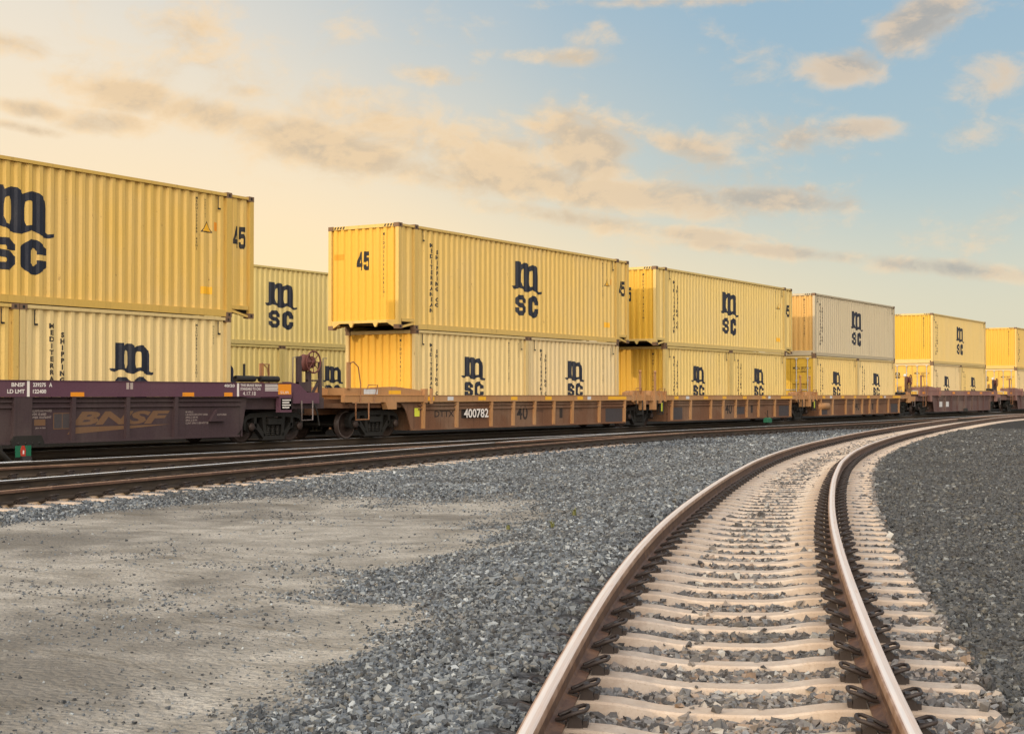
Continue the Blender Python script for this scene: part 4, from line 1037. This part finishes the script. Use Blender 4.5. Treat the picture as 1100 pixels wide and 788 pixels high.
def platform_end(o, e, zs0, zs1, body, sill):
    for sx in (1, -1):
        b = MB()
        if e < 0:
            b.box(sx*1.45, sx*0.9, e*9.50, e*8.15, zs1+0.013, zs1+0.20)
            b.prism([(e*8.16, zs1+0.013), (e*8.16, zs1+0.22), (e*7.3, zs1+0.24), (e*6.5, zs1+0.18), (e*5.95, zs1+0.12), (e*5.80, zs1+0.013)], 'x', sx*1.44, sx*1.24)
            b.prism([(e*7.85, zs0-0.002), (e*7.36, zs0-0.002), (e*7.36, 0.76), (e*7.75, 0.76)], 'x', sx*1.53, sx*1.36)
            b.box(sx*1.53, sx*1.36, e*6.02, e*5.90, zs0-0.03, zs1+0.19); b.box(sx*1.56, sx*1.50, e*5.78, e*5.70, zs0-0.05, zs1+0.20)
        else:
            b.box(sx*1.52, sx*1.38, 7.48, 7.90, 0.72, zs0-0.002)
            b.box(sx*1.40, sx*0.5, 7.96, 8.40, zs0-0.05, zs1-0.06); b.box(sx*1.44, sx*0.4, 8.05, 9.05, zs0-0.17, zs0+0.10)
            b.prism([(8.1, zs0+0.10), (8.1, zs0+0.36), (8.45, zs0+0.30), (8.75, zs0+0.10)], 'x', sx*1.30, sx*1.05)
        b.build('end_bracket', sill, o)
        if e < 0:
            b = MB(); b.box(sx*1.50, sx*1.44, e*9.42, e*9.30, zs1+0.18, zs1+0.86); b.build('guide_post', sill, o)
            rail_loop(o, 'grab_iron', [(sx*1.52, e*9.36, zs1+0.84), (sx*1.54, e*9.25, zs1+0.87), (sx*1.54, e*9.05, zs1+0.74), (sx*1.54, e*8.95, zs1+0.30), (sx*1.54, e*8.95, zs0)], M['brown_rod'], 0.016)
            rail_loop(o, 'grab_iron', [(sx*1.50, e*8.62, zs1+0.16), (sx*1.54, e*8.62, zs1+0.28), (sx*1.54, e*8.22, zs1+0.28), (sx*1.54, e*8.38, zs0)], M['brown_rod'], 0.014)
            rail_loop(o, 'stirrup', [(sx*1.50, e*9.10, zs0), (sx*1.50, e*9.10, 0.50), (sx*1.50, e*8.55, 0.50), (sx*1.50, e*8.55, zs0)], M['brown_rod'], 0.022)
        else:
            rail_loop(o, 'stirrup', [(sx*1.50, 8.30, zs0-0.10), (sx*1.50, 8.30, 0.52), (sx*1.50, 8.72, 0.52), (sx*1.50, 8.72, zs0-0.10)], M['galv_dark'], 0.020)
            rail_loop(o, 'brake_pipe', [(sx*1.42, 8.85, zs0-0.15), (sx*1.46, 8.95, 0.70), (sx*1.46, 9.02, 0.38)], M['iron'], 0.02)
            b = MB()
            b.tube([(sx*1.25, 6.2, zs1+0.10), (sx*1.25, 6.85, zs1+0.10)], 0.075, 10); b.tube([(sx*1.25, 7.05, zs1+0.10), (sx*1.25, 7.70, zs1+0.10)], 0.075, 10); b.tube([(sx*1.25, 6.2, zs1+0.13), (sx*1.25, 7.7, zs1+0.13)], 0.03, 8)
            b.tube([(sx*1.25, 6.5, zs1+0.1), (sx*1.25, 6.5, zs1+0.45)], 0.03, 8)
            b.build('brake_cylinder', M['iron'], o)
            rail_loop(o, 'grab_iron', [(sx*1.1, 7.25, zs1+0.02), (sx*1.1, 7.25, zs1+0.46), (sx*1.1, 7.55, zs1+0.46), (sx*1.1, 7.55, zs1+0.02)], M['brown_rod'], 0.022)
    # end beam, walkway and coupler
    b = MB(); b.box(-1.35, 1.35, e*9.05, e*9.18, zs0-0.10, zs0+0.08); b.build('end_beam', body, o)
    b = MB(); b.box(-0.09, 0.09, e*9.5, e*9.78, 0.70, 0.92); b.prism([(-0.14, e*9.72), (0.16, e*9.72), (0.20, e*9.95), (0.06, e*10.02), (0.02, e*9.88), (-0.14, e*9.90)], 'z', 0.66, 0.96)
    b.tube([(-0.25, e*9.2, 0.62), (-0.30, e*9.5, 0.42), (-0.15, e*9.75, 0.36), (0.0, e*9.85, 0.52)], 0.03, 8)
    b.build('coupler', M['iron'], o)

def hand_brake(o, y, x, zs, mat):
    st = MB()
    st.box(x-0.05, x+0.05, y-0.42, y-0.30, zs-0.15, zs+0.98); st.box(x-0.05, x+0.05, y-0.05, y+0.06, zs-0.15, zs+0.62); st.box(x-0.04, x+0.04, y+0.42, y+0.50, zs-0.05, zs+0.86)
    st.box(x-0.03, x+0.03, y-0.05, y+0.45, zs+0.36, zs+0.40); st.box(x-0.06, x+0.06, y-0.42, y+0.06, zs+0.10, zs+0.34)
    st.prism([(y+0.05, zs-0.04), (y+0.12, zs-0.06), (y+0.46, zs+0.38), (y+0.42, zs+0.44)], 'x', x-0.02, x+0.02)
    s_ = st.build('brake_stand', mat, o)
    b = MB(); b.lathe([(0.0, 0.001), (0.0, 0.20), (-0.10, 0.22), (-0.16, 0.14), (-0.16, 0.001)][::-1], (x+0.06, y-0.12, zs+0.82), 'x', 20); b.build('gear_housing', M['red_iron'], s_)
    b = MB(); cy, cz, r = y+0.02, zs+0.84, 0.27
    b.tube([(x+0.16, cy+r*math.cos(a), cz+r*math.sin(a)) for a in np.linspace(0, 2*math.pi, 29)[:-1]], 0.022, 8, True)
    for k in range(8):
        a = k*math.pi/4; b.tube([(x+0.14, cy+0.05*math.cos(a), cz+0.05*math.sin(a)), (x+0.16, cy+r*math.cos(a), cz+r*math.sin(a))], 0.014, 6)
    b.lathe([(0, 0.001), (0, 0.15), (0.03, 0.15), (0.05, 0.05), (0.09, 0.05), (0.09, 0.001)], (x+0.08, cy, cz), 'x', 20); b.build('hand_wheel', M['red_iron'], s_)
    for yy in (y-0.62, y+0.55):
        rail_loop(s_, 'grab_iron', [(x, yy+0.18, zs+0.95), (x+0.03, yy, zs+0.95), (x+0.03, yy, zs+0.25), (x, yy+0.18, zs+0.22)], M['galv_dark'], 0.014)
M['brown_rod'] = paint('rusty_brown_rod', (0.26, 0.12, 0.055), 0.6, 0.5, 0.6, fade=0.15)
M['galv_dark'] = paint('dull_grey_rod', (0.15, 0.125, 0.12), 0.6, 0.4, 0.55, fade=0.1)

BZ = (0.95, 1.12)
# --- plum car at left
PZ = (1.10, 1.42)
car1 = well_car('dark plum well car with tan lettering and a red hand brake wheel at left', C1, M['purple'], M['purple_sill'], *PZ, [-5.35, -4.06, -2.64, -1.35, -0.12, 1.16, 2.64, 4.06], ('platform', 'platform'), pads=True)
truck(car1, 7.78); truck(car1, -7.78)
hand_brake(car1, 9.0, 1.12, 1.12, M['purple'])
xf, xw = 1.5035, 1.4025
decal(car1, 'lettering', join([fit(text_2d('BNSF', 0.03), -0.42, -0.10, 1.30, 1.38), fit(text_2d('LD LMT', 0.03), -0.52, -0.10, 1.17, 1.25), fit(text_2d('239275', 0.03), 0.10, 0.42, 1.30, 1.38), fit(text_2d('A', 0.03), 0.50, 0.58, 1.30, 1.385), fit(text_2d('122400', 0.03), 0.10, 0.43, 1.17, 1.25),
    rect(-0.045, 0.02, 1.105, 1.425), rect(5.98, 6.05, 1.105, 1.415), fit(text_2d('40/20', 0.02), 5.55, 5.90, 1.32, 1.385), fit(text_2d('THIS BRAKE BEAM', 0.02), 6.10, 6.82, 1.335, 1.395), fit(text_2d('STANDARD TO CAR', 0.02), 6.10, 6.80, 1.25, 1.31), fit(text_2d('4.17.18', 0.0), 6.18, 6.62, 1.13, 1.22),
    *[rect(6.95, 7.40+0.07*(k % 3), 1.375-k*0.035, 1.393-k*0.035) for k in range(5)]]), xf, M['white_letter'])
decal(car1, 'stencil_patch', join([rect(2.56, 2.64, 1.26, 1.40), rect(2.67, 2.75, 1.26, 1.40)]), xf, M['dim_letter'])
for u in (1.05, 4.22, 5.55): decal(car1, 'reflector', rect(u, u+(0.36 if u < 5 else 0.28), 1.108, 1.195), xf, M['orange_sticker'])
decal(car1, 'reflector', rect(7.42, 7.90, 1.15, 1.40), xf+0.001, M['orange_sticker'])
decal(car1, 'chalk_mark', fit(text_2d('SUR', 0.0), 7.5, 7.82, 1.17, 1.23), xf+0.003, M['white_letter'])
swoosh = ([(1.05, 0.335), (1.20, 0.48), (3.95, 0.50), (2.6, 0.415)], [(0, 1, 2, 3)])
decal(car1, 'emblem', join([fit(text_2d('BNSF', 0.045, 0.32), 1.18, 3.94, 0.515, 0.80), swoosh]), xw, M['tan_letter'])
decal(car1, 'lettering', join([fit(text_2d('WILLIAMS-HAYWARD', 0.0), 0.10, 0.66, 0.80, 0.845), fit(text_2d('FINISH 10-6060', 0.0), 0.10, 0.52, 0.735, 0.78), fit(text_2d('PRIMER 10-6760HT', 0.0), 0.10, 0.65, 0.67, 0.715), fit(text_2d('JAN 10 2001', 0.0), 0.25, 0.5, 0.46, 0.495),
    fit(text_2d('80 WELLS', 0.0), 4.42, 4.66, 0.74, 0.78), fit(text_2d('1-40 INCH OR CONT 20000', 0.0), 4.42, 5.12, 0.68, 0.72), fit(text_2d('2PKG 2-20 IN', 0.0), 4.42, 4.80, 0.62, 0.66), fit(text_2d('2PKG 2-20 IN', 0.0), 4.42, 4.78, 0.555, 0.595), fit(text_2d('CONT 2PKG 2-20 NOT 28', 0.0), 4.42, 5.14, 0.49, 0.53), fit(text_2d('BE STORED', 0.0), 5.42, 5.74, 0.67, 0.71)]), xw, M['dim_letter'])
decal(car1, 'data_plate', rect(0.22, 0.50, 0.53, 0.65), xw, M['tan_letter'])
decal(car1, 'placard', join([rect(0.70, 1.02+0.12, 0.76, 0.775), rect(0.70, 1.14, 0.45, 0.465), rect(0.70, 0.72, 0.465, 0.76), rect(1.12, 1.14, 0.465, 0.76), rect(0.92, 0.935, 0.465, 0.76)]), xw, M['tan_letter'])
decal(car1, 'placard', rect(0.722, 1.118, 0.467, 0.758), xw-0.001, M['grey_patch'])
b = MB(); b.prism([(5.12, 0.54), (5.34, 0.80), (5.34, 0.58), (5.62, 0.58), (5.62, 0.54)], 'x', 1.40, 1.49); b.build('step_bracket', M['purple'], car1)
b = MB(); b.box(1.36, 1.52, 7.50, 7.92, 0.78, 1.06); b.build('release_box', M['purple'], car1)
decal(car1, 'lettering', join([rect(7.55, 7.86-0.05*(k % 2), 1.0-k*0.06, 1.03-k*0.06) for k in range(4)]), 1.5235, M['white_letter'])

# --- three brown cars
RIB2 = [-6.0, -4.35, -2.52, -1.27, -0.01, 1.18, 2.38, 4.23, 6.06]
RIB3 = [-6.0, -4.37, -2.5, -1.31, -0.06, 1.1, 2.36, 4.18, 6.0]
car2 = well_car('brown well car numbered 400782 with an end platform at its left', C2, M['brown'], M['brown_sill'], *BZ, RIB2, ('platform', 'shared'))
truck(car2, -7.74); truck(car2, 7.94)
b = MB(); b.lathe([(0.056, 0.330), (0.0705, 0.333), (0.071, 0.352), (0.060, 0.3572)], (0.755, -7.74-0.885, 0.36), 'x', 36); b.build('rim_glint', M['galv_dark'], car2)  # added pale ring, standing in for light caught on this wheel's edge
car3 = well_car('second brown well car from the left with a grey patch at both ends', C3, M['brown'], M['brown_sill'], *BZ, RIB3, ('shared', 'shared'))
truck(car3, 7.93)
car4 = well_car('third brown well car carrying a round air reservoir at its left end', C4, M['brown'], M['brown_sill'], *BZ, RIB3, ('shared', 'platform'))
truck(car4, 7.75)
car5 = well_car('faded plum well car far down the train with many pale ribs', C5, M['faded_purple'], M['faded_purple_sill'], 1.10, 1.38, [-5.78, -4.4, -2.99, -1.64, 0.07, 1.77, 3.2, 4.6, 6.1], ('platform', 'platform'), pads=True)
truck(car5, -7.75); truck(car5, 7.75)
car6 = well_car('last plum well car at the right edge of the photo', C6, M['faded_purple'], M['faded_purple_sill'], 1.10, 1.38, [-5.78, -4.4, -2.99, -1.64, 0.07, 1.77], ('platform', 'platform'), pads=True)
truck(car6, -7.75)
for car, n in ((car2, 2), (car3, 3), (car4, 4)):
    ws = ((-5.9, -5.55, 'y'), (-4.9, -4.6, 'w'), (-3.3, -2.9, 'y'), (-1.5, -1.12, 'y'), (0.55, 0.95, 'y'), (2.62, 3.0, 'y'), (3.3, 3.55, 'w'), (4.75, 6.1, 'y'))
    for a, b_, k in ws: decal(car, 'reflector', rect(a, b_, BZ[0]+0.035, BZ[1]-0.03), xf, M['yellow_sticker'] if k == 'y' else M['white_sticker'])
    decal(car, 'lettering', join([fit(text_2d('40', 0.02), -1.0, -0.35, 0.38, 0.80), fit(text_2d('M-930', 0.0), 0.18, 0.60, 0.60, 0.68), fit(text_2d('I', 0.06), 1.62, 1.82, 0.40, 0.72), fit(text_2d('TTX CO', 0.0), 2.55, 3.1, 0.62, 0.70)]), xw, M['ghost_letter'])
    decal(car, 'patch', rect(4.75, 5.98, 0.225, 0.68), xw, M['grey_patch'])
    if n > 2: decal(car, 'patch', rect(-5.9, -5.0, 0.225, 0.68), xw, M['grey_patch'])
decal(car2, 'patch', rect(-4.05, -2.75, 0.47, 0.74), xw, M['ghost_letter'])
decal(car2, 'lettering', fit(text_2d('DTTX', 0.02), -5.4, -4.42, 0.52, 0.70), xw, M['ghost_letter'])
decal(car2, 'number', fit(text_2d('400782', 0.02), -4.05, -2.75, 0.48, 0.74), 1.497, M['white_letter'])
decal(car2, 'tag', rect(-6.36, -6.12, 0.55, 0.78), xw, M['lime_sticker'])
decal(car2, 'tag', rect(-8.7, -8.1, 1.16, 1.29), 1.4535, M['white_sticker'])
decal(car2, 'reflector', rect(-7.6, -7.05, 1.16, 1.26), 1.4435, M['yellow_sticker'])
for car in (car2, car3):
    decal(car, 'patch', rect(0.15, 0.95, 0.36, 0.66), xw-0.001, M['grey_patch']) if car is car3 else None
for car in (car3, car4):
    b = MB(); b.box(1.41, 1.46, -7.0, -6.72, 0.50, 0.92); t_ = b.build('tag_board', M['iron'], car); decal(car, 'tag', rect(-6.94, -6.78, 0.55, 0.86), 1.464, M['lime_sticker'])
b = MB(); b.lathe([(0, 0.001), (0.04, 0.14), (0.10, 0.20), (1.40, 0.20), (1.46, 0.14), (1.50, 0.001)], (1.30, -6.2, 0.62), 'y', 22); b.build('air_reservoir', M['brown_sill'], car4, fix=True)
hand_brake(car4, 8.6, 1.15, 1.12, M['brown']); hand_brake(car5, 8.7, 1.12, 1.12, M['purple'])
for u in (-5.6, -4.2): decal(car5, 'patch', rect(u, u+0.75, 0.45, 0.75), xw, M['white_sticker'])
for a in (-9.2, -6.0, -3.0, 0.4, 3.4, 6.4): decal(car5, 'reflector', rect(a, a+0.55, 1.20, 1.32), xf, M['orange_sticker'])
for a in (-9.2, -6.0, -3.0): decal(car6, 'reflector', rect(a, a+0.55, 1.20, 1.32), xf, M['orange_sticker'])
well_car('dark well car of the train beyond, seen through the gap between stacks', BT, M['purple'], M['purple_sill'], 1.0, 1.2, [-4.2, -2.1, 0, 2.1, 4.2], ('shared', 'shared'), X0=-36.72, group='well cars beyond', lite=True)

# ------------------------------------------------------------------ switch stands beside the train
def switch_stand(label, x, y, z, target=True):
    o = empty('switch_stand', (x, y, z)); tag(o, label, 'switch stand')
    if not target: o.scale = (0.5, 0.5, 0.6)
    b = MB(); b.box(-0.22, 0.22, -0.10, 0.34, 0, 0.10); b.prism([(-0.14, 0.10), (0.14, 0.10), (0.09, 0.20), (-0.09, 0.20)], 'y', -0.06, 0.16); b.build('base', M['iron'], o)
    if target:
        b = MB(); b.tube([(0, 0, 0.19), (0, 0, 0.42)], 0.018, 8)
        b.build('post', M['iron'], o)
        b = MB(); b.box(0.03, 0.045, -0.17, 0.20, 0.18, 0.40); pl = b.build('green_target', M['green'], o)
        b = MB(); b.prism([(-0.05, 0.19), (0.05, 0.19), (0.06, 0.30), (0.03, 0.40), (-0.03, 0.40), (-0.06, 0.30)], 'x', 0.046, 0.06); rp = b.build('red_target', M['red'], o)
        decal(rp, 'mark', rect(-0.015, 0.02, 0.24, 0.31), 0.0615, M['white_letter'])
        b = MB(); b.tube([(0.1, -0.1, 0.05), (0.16, -0.40, 0.10), (0.16, -0.62, 0.30), (0.16, -0.66, 0.42)], 0.05, 8); b.build('lever', M['iron'], o)
    else:
        b = MB(); b.box(-0.16, 0.16, -0.55, 0.55, 0.10, 0.36); b.prism([(-0.16, 0.36), (0.16, 0.36), (0.08, 0.44), (-0.08, 0.44)], 'y', -0.45, 0.35); b.build('housing', M['green'], o)
        b = MB(); b.tube([(0.1, -0.15, 0.30), (0.12, -0.35, 0.95)], 0.03, 8); b.tube([(0.1, 0.1, 0.30), (0.12, -0.95, 0.80)], 0.015, 6); b.build('lever', M['iron'], o)
switch_stand('small switch stand with a red and green target plate below the plum car', -22.85, 19.0, -0.235)
switch_stand('green switch machine with a raised lever beside the second brown car', -22.85, 57.2, -0.06, False)
def weed(x, y, h):
    b = MB(); r = random.Random(int(x*1000))
    for k in range(16):
        a = r.uniform(0, 2*math.pi); L = h*r.uniform(0.5, 1.0); w = 0.006; dx, dy = math.cos(a), math.sin(a); lean = r.uniform(0.2, 0.8)*L
        p = [(0.02*dx, 0.02*dy, 0), (lean*0.5*dx, lean*0.5*dy, L*0.6), (lean*dx, lean*dy, L*0.85)]
        b.add([(p[0][0]-dy*w, p[0][1]+dx*w, 0), (p[0][0]+dy*w, p[0][1]-dx*w, 0), (p[1][0]+dy*w, p[1][1]-dx*w, p[1][2]), (p[1][0]-dy*w, p[1][1]+dx*w, p[1][2]), p[2]], [(0, 1, 2, 3), (3, 2, 4)])
    z = float(ground_z(np.array([x]), np.array([y]))[0])
    tag(b.build('weed', M['weed'], None, (x, y, z+0.01)), 'tiny dry green weed sprouting in the grey ballast left of the curved track', 'weed', 'weeds in the ballast')
M['weed'] = paint('dry_weed_green', (0.10, 0.115, 0.035), 0.5, 0.0, 0.8, fade=0.2)
for x, y, h in ((-7.42, 12.8, 0.10), (-7.9, 14.1, 0.12), (-8.2, 13.2, 0.08)): weed(x, y, h)
bpy.context.view_layer.update()
